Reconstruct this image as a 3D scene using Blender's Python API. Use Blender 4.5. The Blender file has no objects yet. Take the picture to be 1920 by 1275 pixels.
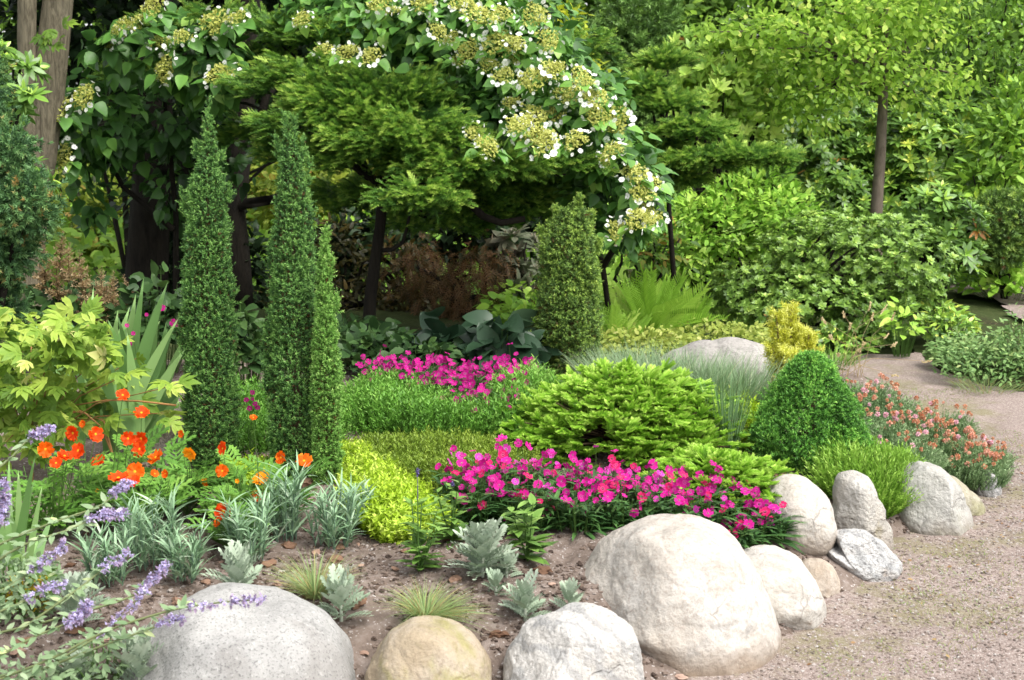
import bpy, math, random
import numpy as np
from mathutils import Vector, Euler

# ---------------------------------------------------------------- camera, sky, sun, exposure
SC = bpy.context.scene
COL = SC.collection
F = 2600.0                     # focal length in pixels of the 1920 px wide photograph
HCAM = 1.35
PITCH = math.atan((637.5 - 200.0) / F)
CP, SP = math.cos(PITCH), math.sin(PITCH)
cam_d = bpy.data.cameras.new("camera")
cam = bpy.data.objects.new("camera", cam_d)
COL.objects.link(cam)
cam.location = (0, 0, HCAM)
cam.rotation_euler = (math.pi / 2 - PITCH, 0, 0)
cam_d.sensor_width = 36.0
cam_d.lens = 36.0 * F / 1920.0
cam_d.clip_start = 0.05
cam_d.clip_end = 900.0
cam_d.dof.use_dof = True
cam_d.dof.focus_distance = 4.7
cam_d.dof.aperture_fstop = 8.0
SC.camera = cam

SUN_EL, SUN_AZ = math.radians(57), math.radians(128)     # azimuth measured from +Y towards +X
world = bpy.data.worlds.new("World")
SC.world = world
world.use_nodes = True
wn = world.node_tree
sky = wn.nodes.new("ShaderNodeTexSky")
sky.sky_type = 'NISHITA'
sky.sun_disc = False
sky.sun_elevation = SUN_EL
sky.sun_rotation = SUN_AZ
sky.air_density = 1.0
sky.dust_density = 3.0
hsv = wn.nodes.new("ShaderNodeHueSaturation")             # a milky, clouded sky
hsv.inputs['Saturation'].default_value = 0.15
wn.links.new(sky.outputs[0], hsv.inputs['Color'])
bg = wn.nodes['Background']
bg.inputs['Strength'].default_value = 0.15
wn.links.new(hsv.outputs[0], bg.inputs['Color'])

sun_d = bpy.data.lights.new("sun", 'SUN')
sun_d.energy = 1.3
sun_d.angle = math.radians(34)
sun_d.color = (1.0, 0.95, 0.85)
sun = bpy.data.objects.new("sun", sun_d)
COL.objects.link(sun)
sdir = Vector((math.sin(SUN_AZ) * math.cos(SUN_EL), math.cos(SUN_AZ) * math.cos(SUN_EL), math.sin(SUN_EL)))
sun.rotation_euler = sdir.to_track_quat('Z', 'Y').to_euler()
sun.location = (3, -3, 6)

SC.view_settings.view_transform = 'Standard'
SC.view_settings.look = 'None'
SC.view_settings.gamma = 1.0
SC.view_settings.exposure = 1.4
SC.cycles.max_bounces = 6
SC.cycles.diffuse_bounces = 3
SC.cycles.transmission_bounces = 4
SC.cycles.use_denoising = True

# ---------------------------------------------------------------- helpers: picture <-> place
def W(px, py, d):
    """point on the ray of a photo pixel at the distance d (metres along +Y)"""
    u, v = (px - 960.0) / F, (637.5 - py) / F
    t = d / (CP + v * SP)
    return np.array([u * t, d, HCAM + (-SP + v * CP) * t])

def M(d):
    return d / F                                           # metres per photo pixel at distance d

def R0(px, py, z=0.0):
    u, v = (px - 960.0) / F, (637.5 - py) / F
    t = (z - HCAM) / (-SP + v * CP)
    return np.array([u * t, (CP + v * SP) * t, z])

def sstep(a, b, x):
    t = np.clip((np.asarray(x, float) - a) / (b - a), 0, 1)
    return t * t * (3 - 2 * t)

def hash3(i, j, k, s):
    n = (i * 374761393 + j * 668265263 + k * 2147483647 + s * 974634333) & 0x7fffffff
    n = ((n ^ (n >> 13)) * 1274126177) & 0x7fffffff
    n = (n ^ (n >> 16)) & 0xffff
    return n / 65535.0

def vnoise(P, f, s=0):
    """value noise in -1..1 at the points P (n,3)"""
    q = np.asarray(P, float) * f
    i = np.floor(q).astype(np.int64); t = q - i; t = t * t * (3 - 2 * t)
    out = 0
    for a in (0, 1):
        for b in (0, 1):
            for c in (0, 1):
                w = (t[:, 0] if a else 1 - t[:, 0]) * (t[:, 1] if b else 1 - t[:, 1]) * (t[:, 2] if c else 1 - t[:, 2])
                out = out + w * hash3(i[:, 0] + a, i[:, 1] + b, i[:, 2] + c, s)
    return out * 2 - 1

BED = [R0(x, y) for x, y in [(-400, 1430), (300, 1430), (660, 1350), (930, 1340), (1200, 1320), (1330, 1285), (1460, 1240),
       (1530, 1195), (1580, 1125), (1690, 1085), (1660, 1030), (1800, 990), (1868, 925), (1850, 860), (1790, 785),
       (1690, 730), (1600, 700), (1520, 682), (1400, 655), (1300, 640), (1140, 615)]]
BED = [(p[0], p[1]) for p in BED] + [(-6.0, 9.2), (-6.0, 2.4)]

def poly_dist(x, y, poly):
    """signed distance, positive inside"""
    x = np.asarray(x, float); y = np.asarray(y, float)
    best = np.full(x.shape, 1e9); inside = np.zeros(x.shape, bool)
    n = len(poly)
    for k in range(n):
        x0, y0 = poly[k]; x1, y1 = poly[(k + 1) % n]
        ex, ey = x1 - x0, y1 - y0
        t = np.clip(((x - x0) * ex + (y - y0) * ey) / (ex * ex + ey * ey + 1e-12), 0, 1)
        best = np.minimum(best, np.hypot(x - x0 - t * ex, y - y0 - t * ey))
        c = (y0 > y) != (y1 > y)
        xi = (x1 - x0) * (y - y0) / ((y1 - y0) if y1 != y0 else 1e-12) + x0
        inside ^= c & (x < xi)
    return np.where(inside, best, -best)

def height(x, y):
    x = np.atleast_1d(np.asarray(x, float)); y = np.atleast_1d(np.asarray(y, float))
    s = poly_dist(x, y, BED)
    h = 0.15 * sstep(-0.02, 0.42, s) + 0.05 * sstep(0.3, 1.6, s)
    bank = sstep(2.05, 2.9, x - 0.35 * (7.0 - y) * (y < 7)) * sstep(6.0, 6.7, y)
    h = np.maximum(h, 0.10 * bank)
    return h

def G(px, py):
    """where the ray of a photo pixel meets the ground"""
    z = 0.1
    for _ in range(14):
        p = R0(px, py, z); z = 0.5 * z + 0.5 * float(height(p[0], p[1])[0])
    p = R0(px, py, z)
    return p

def H(x, y):
    return float(height(x, y)[0])

# ---------------------------------------------------------------- helpers: objects
def tag(o, label=None, cat=None, group=None, kind=None):
    if label: o["label"] = label
    if cat: o["category"] = cat
    if group: o["group"] = group
    if kind: o["kind"] = kind
    return o

def thing(name, label, cat, loc, group=None):
    o = bpy.data.objects.new(name, None)
    o.empty_display_size = 0.05
    COL.objects.link(o)
    o.location = tuple(float(v) for v in loc)
    return tag(o, label, cat, group)

def link(name, me, parent=None, loc=(0, 0, 0)):
    o = bpy.data.objects.new(name, me)
    COL.objects.link(o)
    if parent is not None: o.parent = parent
    o.location = tuple(float(v) for v in loc)
    return o

def nrm(a):
    a = np.asarray(a, float)
    return a / np.maximum(np.linalg.norm(a, axis=-1, keepdims=True), 1e-9)

class MB:
    """collects triangles, then links them as ONE mesh object"""
    def __init__(self, seed=1):
        self.v, self.f, self.a, self.n = [], [], [], 0
        self.rng = np.random.default_rng(seed)
    def raw(self, V, T, a=0.5):
        V = np.asarray(V, float).reshape(-1, 3); T = np.asarray(T, np.int64).reshape(-1, 3)
        self.v.append(V); self.f.append(T + self.n); self.n += len(V)
        self.a.append(np.broadcast_to(np.asarray(a, float), (len(V),)).copy())
        return self
    def put(self, T, P, D, U, S, v=0.5):
        """copies of the template T at P, its length along D, its face towards U"""
        TV, TF, TA = T
        P = np.atleast_2d(P); n = len(P)
        if n == 0: return self
        y = nrm(np.broadcast_to(D, (n, 3)))
        U = np.broadcast_to(U, (n, 3)) + 1e-4 * self.rng.normal(size=(n, 3))
        z = nrm(U - (U * y).sum(1, keepdims=True) * y)
        x = np.cross(y, z)
        S = np.broadcast_to(np.asarray(S, float), (n,)) if np.ndim(S) < 2 else S
        S3 = S[:, None] * np.ones((1, 3)) if S.ndim == 1 else S
        V = (P[:, None, :] + (TV[None, :, 0:1] * S3[:, None, 0:1]) * x[:, None, :]
             + (TV[None, :, 1:2] * S3[:, None, 1:2]) * y[:, None, :] + (TV[None, :, 2:3] * S3[:, None, 2:3]) * z[:, None, :])
        nv = len(TV)
        T2 = TF[None] + (np.arange(n) * nv)[:, None, None]
        a = np.broadcast_to(np.asarray(v, float), (n,))[:, None] + TA[None]
        return self.raw(V.reshape(-1, 3), T2.reshape(-1, 3), np.clip(a, 0, 1).ravel())
    def tube(self, pts, rad, sides=7, a=0.5, cap=True):
        pts = np.asarray(pts, float); m = len(pts)
        rad = np.broadcast_to(np.asarray(rad, float), (m,))
        tg = nrm(np.gradient(pts, axis=0))
        ref = np.array([0, 0, 1.0]) if abs(tg[0, 2]) < 0.9 else np.array([1.0, 0, 0])
        V = []
        for i in range(m):
            x = nrm(np.cross(tg[i], ref)); y = np.cross(tg[i], x)
            an = np.linspace(0, 2 * np.pi, sides, endpoint=False)
            V.append(pts[i] + rad[i] * (np.cos(an)[:, None] * x + np.sin(an)[:, None] * y))
        V = np.concatenate(V); T = []
        for i in range(m - 1):
            for j in range(sides):
                p, q = i * sides + j, i * sides + (j + 1) % sides
                T += [(p, q, q + sides), (p, q + sides, p + sides)]
        if cap:
            for j in range(1, sides - 1):
                b = (m - 1) * sides
                T.append((b, b + j, b + j + 1))
        return self.raw(V, T, a)
    def tubes(self, P0, P1, r, bend=None, a=0.4):
        """many thin three-sided stems from P0 to P1"""
        P0 = np.atleast_2d(P0); P1 = np.atleast_2d(P1); n = len(P0)
        ts = [0, .5, 1]
        b = np.zeros((n, 3)) if bend is None else bend
        d = nrm(P1 - P0); x = nrm(np.cross(d, np.array([.3, 1, .2]))); y = np.cross(d, x)
        r = np.broadcast_to(np.asarray(r, float), (n,))
        rings = []
        for t in ts:
            c = P0 * (1 - t) + P1 * t + b * (4 * t * (1 - t))
            for k in range(3):
                an = 2 * np.pi * k / 3
                rings.append(c + (r * (1 - .45 * t))[:, None] * (math.cos(an) * x + math.sin(an) * y))
        V = np.stack(rings, 1)
        T = []
        for i in range(2):
            for j in range(3):
                p, q = i * 3 + j, i * 3 + (j + 1) % 3
                T += [(p, q, q + 3), (p, q + 3, p + 3)]
        T = np.array(T)[None] + (np.arange(n) * 9)[:, None, None]
        return self.raw(V.reshape(-1, 3), T.reshape(-1, 3), a)
    def blades(self, P, D, L, w, droop, v=0.5, seg=5, tipv=0.0, tw=.9, facing=(0, 0, 1.0)):
        """grass or sword leaves: ribbons that taper and bow over"""
        P = np.atleast_2d(P); n = len(P)
        D = nrm(np.broadcast_to(D, (n, 3)))
        L = np.broadcast_to(np.asarray(L, float), (n,)); w = np.broadcast_to(np.asarray(w, float), (n,))
        droop = np.broadcast_to(np.asarray(droop, float), (n,))
        hz = D.copy(); hz[:, 2] = 0; hz = nrm(hz + 1e-6)
        side = nrm(np.cross(D, np.array(facing, float)) + 1e-5)
        ang = self.rng.uniform(-tw, tw, n)
        nn = np.cross(side, D)
        side = side * np.cos(ang)[:, None] + nn * np.sin(ang)[:, None]
        rows = []; av = []
        for i in range(seg + 1):
            t = i / seg
            c = P + D * (L * t)[:, None] + (hz * .75 + np.array([0, 0, -.65])) * (L * droop * t * t)[:, None]
            ww = w * (1 - t ** 2.2) * (0.55 + 0.45 * min(1, t * 4)) * .5
            rows += [c - side * ww[:, None], c + side * ww[:, None]]
            av += [np.broadcast_to(v, (n,)) + tipv * t] * 2
        V = np.stack(rows, 1); k = V.shape[1]
        T = []
        for i in range(seg):
            p = 2 * i
            T += [(p, p + 1, p + 3), (p, p + 3, p + 2)]
        T = np.array(T)[None] + (np.arange(n) * k)[:, None, None]
        return self.raw(V.reshape(-1, 3), T.reshape(-1, 3), np.clip(np.stack(av, 1), 0, 1).ravel())
    def mesh(self, name, mat, origin=(0, 0, 0), smooth=True):
        V = np.concatenate(self.v) - np.asarray(origin, float); T = np.concatenate(self.f); A = np.concatenate(self.a)
        me = bpy.data.meshes.new(name)
        me.vertices.add(len(V)); me.vertices.foreach_set("co", V.astype(np.float32).ravel())
        me.loops.add(len(T) * 3); me.loops.foreach_set("vertex_index", T.astype(np.int32).ravel())
        me.polygons.add(len(T))
        me.polygons.foreach_set("loop_start", np.arange(0, len(T) * 3, 3, dtype=np.int32))
        me.polygons.foreach_set("loop_total", np.full(len(T), 3, np.int32))
        me.polygons.foreach_set("use_smooth", np.full(len(T), smooth, bool))
        at = me.attributes.new("v", 'FLOAT', 'POINT')
        at.data.foreach_set("value", A.astype(np.float32))
        me.materials.append(mat)
        me.update(calc_edges=True)
        return me
    def build(self, name, mat, parent=None, smooth=True, loc=None):
        o0 = np.array(parent.location) if parent is not None else np.array((0, 0, 0) if loc is None else loc, float)
        if parent is not None and parent.parent is not None: o0 = o0 + np.array(parent.parent.location)
        me = self.mesh(name, mat, o0, smooth)
        return link(name, me, parent, (0, 0, 0) if parent is not None else o0)

# ---------------------------------------------------------------- leaf, needle and flower templates: length along +Y, face +Z
def T_leaf(w=.5, prof=None, fold=.15, droop=.15, stalk=0.0, wave=0.0):
    prof = prof or [(0, .05), (.15, .75), (.4, 1), (.7, .7), (1, 0)]
    V, A = [], []
    for t, p in prof:
        y = stalk + t * (1 - stalk); z = -droop * t * t
        hw = p * w * .5
        V += [(-hw, y, z + fold * hw + wave * math.sin(9 * t)), (0, y, z), (hw, y, z + fold * hw - wave * math.sin(9 * t))]
    Fc = []
    for i in range(len(prof) - 1):
        a = 3 * i
        for k in (0, 1):
            Fc += [(a + k, a + k + 1, a + k + 4), (a + k, a + k + 4, a + k + 3)]
    V = np.array(V); Fc = np.array(Fc)
    A = np.where(np.arange(len(V)) % 3 == 1, -.06, .03)
    if stalk:
        b = len(V)
        V = np.vstack([V, [(-.012, 0, 0), (.012, 0, 0)]]); Fc = np.vstack([Fc, [(b, b + 1, 1)]]); A = np.append(A, [0, 0])
    return V, Fc, A

def merge(parts):
    V, Fc, A, n = [], [], [], 0
    for v, f, a in parts:
        V.append(np.asarray(v, float)); Fc.append(np.asarray(f) + n); A.append(np.asarray(a, float)); n += len(v)
    return np.vstack(V), np.vstack(Fc), np.concatenate(A)

def place(T, p, d, u, s, av=0.0):
    mb = MB(0); mb.a = []
    TV, TF, TA = T
    y = nrm(np.array(d, float)); z = np.array(u, float); z = nrm(z - (z @ y) * y); x = np.cross(y, z)
    s = np.ones(3) * s
    V = np.array(p, float) + (TV[:, 0:1] * s[0]) * x + (TV[:, 1:2] * s[1]) * y + (TV[:, 2:3] * s[2]) * z
    return V, TF, np.asarray(TA) + av

NEEDLE = (np.array([(-.5, 0, 0), (.5, 0, 0), (0, 1, 0)], float), np.array([(0, 1, 2)]), np.array([0, 0, .1]))

def T_sprig(n=10, nl=.34, nw=.10, tilt=.8, seed=0, tip=.35, flat=0.0, core=.03, base=.0):
    """a twig set round with needles"""
    r = np.random.default_rng(seed); parts = []
    for i in range(n):
        t = (i + .5) / n; an = i * 2.399 + r.uniform(-.3, .3)
        ax = np.array([math.cos(an), 0, math.sin(an) * (1 - flat)])
        d = nrm(ax * tilt + np.array([0, 1 - .3 * tilt, 0]))
        l = nl * (1 - .35 * t) * r.uniform(.8, 1.2)
        parts.append(place(NEEDLE, (0, base + t * (1 - base - nl * .3), 0), d, (r.normal(), r.normal(), 1.0), (nw, l, 1), tip * (t - .5)))
    if core:
        parts.append((np.array([(-core, 0, 0), (core, 0, 0), (0, .95, 0), (0, 0, core), (0, 0, -core)]), np.array([(0, 1, 2), (3, 4, 2)]), np.array([-.3, -.3, 0, -.3, -.3])))
    return merge(parts)

def T_spruce(seed=0, m=9, nl=.2, nw=.055):
    """a spruce shoot: combed needles left, right and above"""
    r = np.random.default_rng(seed); parts = []
    for i in range(m):
        t = .04 + .9 * i / (m - 1)
        for sd, zz in ((-1, .1), (1, .1), (-.45, .7), (.45, .7), (0, .9)):
            d = nrm(np.array([sd, .75, zz * .7 + r.uniform(-.1, .1)]))
            l = nl * (1.05 - .45 * t) * r.uniform(.85, 1.15)
            parts.append(place(NEEDLE, (0, t, 0), d, (0, -.5, 1) if abs(sd) > .6 else (sd + .6, 0, .3), (nw, l, 1), .5 * (t - .55)))
    parts.append((np.array([(-.02, 0, 0), (.02, 0, 0), (0, 1, 0)]), np.array([(0, 1, 2)]), np.array([-.3, -.3, 0])))
    return merge(parts)

def T_spray(seed=0, n=26, droop=.25):
    """a feathery juniper spray that arches and splits into side plumes"""
    r = np.random.default_rng(seed); parts = []
    def axis(t): return np.array([0, t, .18 * t - droop * t * t])
    for i in range(n):
        t = .08 + .92 * i / n; sd = 1 if i % 2 else -1
        d = nrm(np.array([sd * (.75 - .4 * t), .8, r.uniform(-.15, .45)]))
        l = .38 * (1.1 - .6 * t) * r.uniform(.7, 1.25)
        parts.append(place(NEEDLE, axis(t), d, (r.normal() * .6, 0, 1), (.05, l, 1), .42 * (t - .45) + .1))
        b = axis(t) + d * l * .35
        d2 = nrm(d + np.array([-sd * .7, .5, .25])); parts.append(place(NEEDLE, b, d2, (r.normal(), 0, 1), (.04, l * .6, 1), .42 * (t - .45)))
        d3 = nrm(d + np.array([sd * .6, .1, -.2])); parts.append(place(NEEDLE, b, d3, (r.normal(), 0, 1), (.04, l * .55, 1), .42 * (t - .5)))
    return merge(parts)

def T_rosette(leaf, n=8, tilt=.35, seed=0, size=1.0, two=True):
    """a whorl of leaves round a shoot that points along +Y"""
    r = np.random.default_rng(seed); parts = []
    for i in range(n):
        an = 2 * np.pi * i / n + r.uniform(-.25, .25)
        ti = tilt + r.uniform(-.2, .2)
        o = np.array([math.cos(an), 0, math.sin(an)])
        d = nrm(o + np.array([0, ti, 0])); u = np.array([0, 1, 0]) - .3 * o
        parts.append(place(leaf, (0, 0, 0), d, u, size * r.uniform(.75, 1.1), r.uniform(-.12, .12)))
    if two:
        for i in range(4):
            an = 2 * np.pi * i / 4 + .4; o = np.array([math.cos(an), 0, math.sin(an)])
            parts.append(place(leaf, (0, .02, 0), nrm(o + np.array([0, 1.3, 0])), np.array([0, 1, 0]) - o, size * .55, .3))
    return merge(parts)

def T_pinnate(n=5, lobe=.34, lw=.16, sub=True, wid=.06, seed=0, curl=.18, fold=.25):
    """a deeply cut leaf: rib with paired lobes"""
    r = np.random.default_rng(seed); parts = []
    lf = T_leaf(1.0, [(0, .5), (.5, 1), (.85, .7), (1, .1)], .05, .1)
    def ax(t): return np.array([0, t, .1 * t - curl * t * t])
    parts.append((np.array([(-.02, 0, 0), (.02, 0, 0), (wid, .6, ax(.6)[2]), (-wid, .6, ax(.6)[2]), (0, 1, ax(1)[2])]), np.array([(0, 1, 2), (0, 2, 3), (3, 2, 4)]), np.zeros(5)))
    for i in range(n):
        t = .2 + .7 * i / n
        sz = lobe * (1 - .5 * abs(t - .5) * 1.6)
        for sd in (-1, 1):
            d = nrm(np.array([sd, .75 + .4 * t, fold]))
            parts.append(place(lf, ax(t), d, (-sd * fold, 0, 1), (lw, sz, sz), r.uniform(-.08, .08)))
            if sub:
                b = ax(t) + d * sz * .45
                parts.append(place(lf, b, nrm(d + np.array([0, .9, 0])), (0, 0, 1), (lw * .7, sz * .55, sz), .04))
                parts.append(place(lf, b, nrm(d + np.array([0, -.8, 0])), (0, 0, 1), (lw * .6, sz * .42, sz), .02))
    parts.append(place(lf, ax(.88), (0, 1, -.15), (0, 0, 1), (lw * 1.2, .2, .2), 0))
    return merge(parts)

def T_disc_flower(n=8, w=.5, cup=.15, notch=True, cent=.16, rows=1, seed=0, ring=None):
    """petals in a disc facing +Z; v runs from the eye (0) out to the petal rim (1)"""
    r = np.random.default_rng(seed); parts = []
    for q in range(rows):
        for i in range(n):
            an = 2 * np.pi * (i + .5 * q) / n + r.uniform(-.12, .12); L = (1 - .22 * q) * r.uniform(.9, 1.06)
            prof = [(.12, .3), (.4, .75), (.75, 1.0), (.95, .8)]
            ca, sa = math.cos(an), math.sin(an)
            V, A = [], []
            tw = r.uniform(-.2, .2); tint = r.uniform(-.4, .12)
            for t, p in prof:
                for sd in (-1, 0, 1):
                    yy = t * L + (0 if sd else (.05 if not notch or t < .9 else -.03)); xx = sd * p * w * .5 * L
                    z = cup * t * t + .05 * q + sd * tw * t + (.03 if sd == 0 else 0) * t + r.uniform(-.02, .02)
                    V.append((xx * ca - yy * sa, xx * sa + yy * ca, z)); A.append(t if t < .3 else max(.42, t + tint))
            Fc = []
            for k in range(3):
                a = 3 * k
                for j in (0, 1): Fc += [(a + j, a + j + 1, a + j + 4), (a + j, a + j + 4, a + j + 3)]
            parts.append((np.array(V), np.array(Fc), np.array(A)))
    m = 9
    V = [(0, 0, .12)] + [(cent * math.cos(2 * np.pi * k / m), cent * math.sin(2 * np.pi * k / m), .06) for k in range(m)]
    parts.append((np.array(V), np.array([(0, 1 + k, 1 + (k + 1) % m) for k in range(m)]), np.zeros(m + 1)))
    return merge(parts)

# ---------------------------------------------------------------- materials
def newmat(name):
    m = bpy.data.materials.new(name); m.use_nodes = True
    nt = m.node_tree; nt.nodes.clear()
    out = nt.nodes.new("ShaderNodeOutputMaterial")
    return m, nt, out

def ramp(nt, stops, fac=None, mode='LINEAR'):
    n = nt.nodes.new("ShaderNodeValToRGB"); cr = n.color_ramp; cr.interpolation = mode
    while len(cr.elements) > 1: cr.elements.remove(cr.elements[-1])
    cr.elements[0].position = stops[0][0]; cr.elements[0].color = (*stops[0][1], 1)
    for p, c in stops[1:]:
        e = cr.elements.new(p); e.color = (*c, 1)
    if fac is not None: nt.links.new(fac, n.inputs[0])
    return n.outputs[0]

def leafmat(name, stops, rough=.5, spec=.3, trans=.28, noise=0.0):
    m, nt, out = newmat(name)
    at = nt.nodes.new("ShaderNodeAttribute"); at.attribute_name = "v"
    col = ramp(nt, stops, at.outputs['Fac'])
    if noise:
        tc = nt.nodes.new("ShaderNodeTexCoord"); nz = nt.nodes.new("ShaderNodeTexNoise"); nz.inputs['Scale'].default_value = noise
        nt.links.new(tc.outputs['Object'], nz.inputs['Vector'])
        hs = nt.nodes.new("ShaderNodeHueSaturation")
        mr = nt.nodes.new("ShaderNodeMapRange"); mr.inputs[1].default_value = .3; mr.inputs[2].default_value = .7; mr.inputs[3].default_value = .7; mr.inputs[4].default_value = 1.3
        nt.links.new(nz.outputs[0], mr.inputs[0]); nt.links.new(mr.outputs[0], hs.inputs['Value']); nt.links.new(col, hs.inputs['Color'])
        col = hs.outputs[0]
    pb = nt.nodes.new("ShaderNodeBsdfPrincipled")
    pb.inputs['Roughness'].default_value = rough; pb.inputs['Specular IOR Level'].default_value = spec
    nt.links.new(col, pb.inputs['Base Color'])
    if trans:
        tr = nt.nodes.new("ShaderNodeBsdfTranslucent"); nt.links.new(col, tr.inputs['Color'])
        mx = nt.nodes.new("ShaderNodeMixShader"); mx.inputs[0].default_value = trans
        nt.links.new(pb.outputs[0], mx.inputs[1]); nt.links.new(tr.outputs[0], mx.inputs[2]); nt.links.new(mx.outputs[0], out.inputs[0])
    else:
        nt.links.new(pb.outputs[0], out.inputs[0])
    return m

def noise_node(nt, vec, scale, detail=6, rough=.6, dist=0.0):
    n = nt.nodes.new("ShaderNodeTexNoise")
    n.inputs['Scale'].default_value = scale; n.inputs['Detail'].default_value = detail
    n.inputs['Roughness'].default_value = rough; n.inputs['Distortion'].default_value = dist
    nt.links.new(vec, n.inputs['Vector'])
    return n.outputs[0]

def mixc(nt, fac, a, b):
    n = nt.nodes.new("ShaderNodeMix"); n.data_type = 'RGBA'
    for s, x in ((6, a), (7, b)):
        if isinstance(x, tuple): n.inputs[s].default_value = (*x, 1)
        else: nt.links.new(x, n.inputs[s])
    if isinstance(fac, (int, float)): n.inputs[0].default_value = fac
    else: nt.links.new(fac, n.inputs[0])
    return n.outputs[2]

def mapr(nt, x, a, b, c=0.0, d=1.0):
    n = nt.nodes.new("ShaderNodeMapRange"); n.interpolation_type = 'SMOOTHSTEP'
    for i, v in enumerate((a, b, c, d)): n.inputs[i + 1].default_value = v
    nt.links.new(x, n.inputs[0])
    return n.outputs[0]

def bark(name, dark, light, scale=6.0, stretch=5.0, bump=.5):
    m, nt, out = newmat(name)
    tc = nt.nodes.new("ShaderNodeTexCoord"); mp = nt.nodes.new("ShaderNodeMapping")
    mp.inputs['Scale'].default_value = (stretch, stretch, 1)
    nt.links.new(tc.outputs['Object'], mp.inputs['Vector'])
    n1 = noise_node(nt, mp.outputs[0], scale, 8, .7, .6)
    n2 = noise_node(nt, tc.outputs['Object'], 3, 4)
    c = ramp(nt, [(.3, dark), (.55, light), (.75, tuple(min(1, x * 1.4) for x in light))], n1)
    c = mixc(nt, mapr(nt, n2, .45, .7, 0, .5), c, tuple(.6 * x + .02 for x in light))
    pb = nt.nodes.new("ShaderNodeBsdfPrincipled"); pb.inputs['Roughness'].default_value = .9; pb.inputs['Specular IOR Level'].default_value = .15
    nt.links.new(c, pb.inputs['Base Color'])
    bp = nt.nodes.new("ShaderNodeBump"); bp.inputs['Strength'].default_value = bump; bp.inputs['Distance'].default_value = .02
    nt.links.new(n1, bp.inputs['Height']); nt.links.new(bp.outputs[0], pb.inputs['Normal'])
    nt.links.new(pb.outputs[0], out.inputs[0])
    return m

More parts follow.
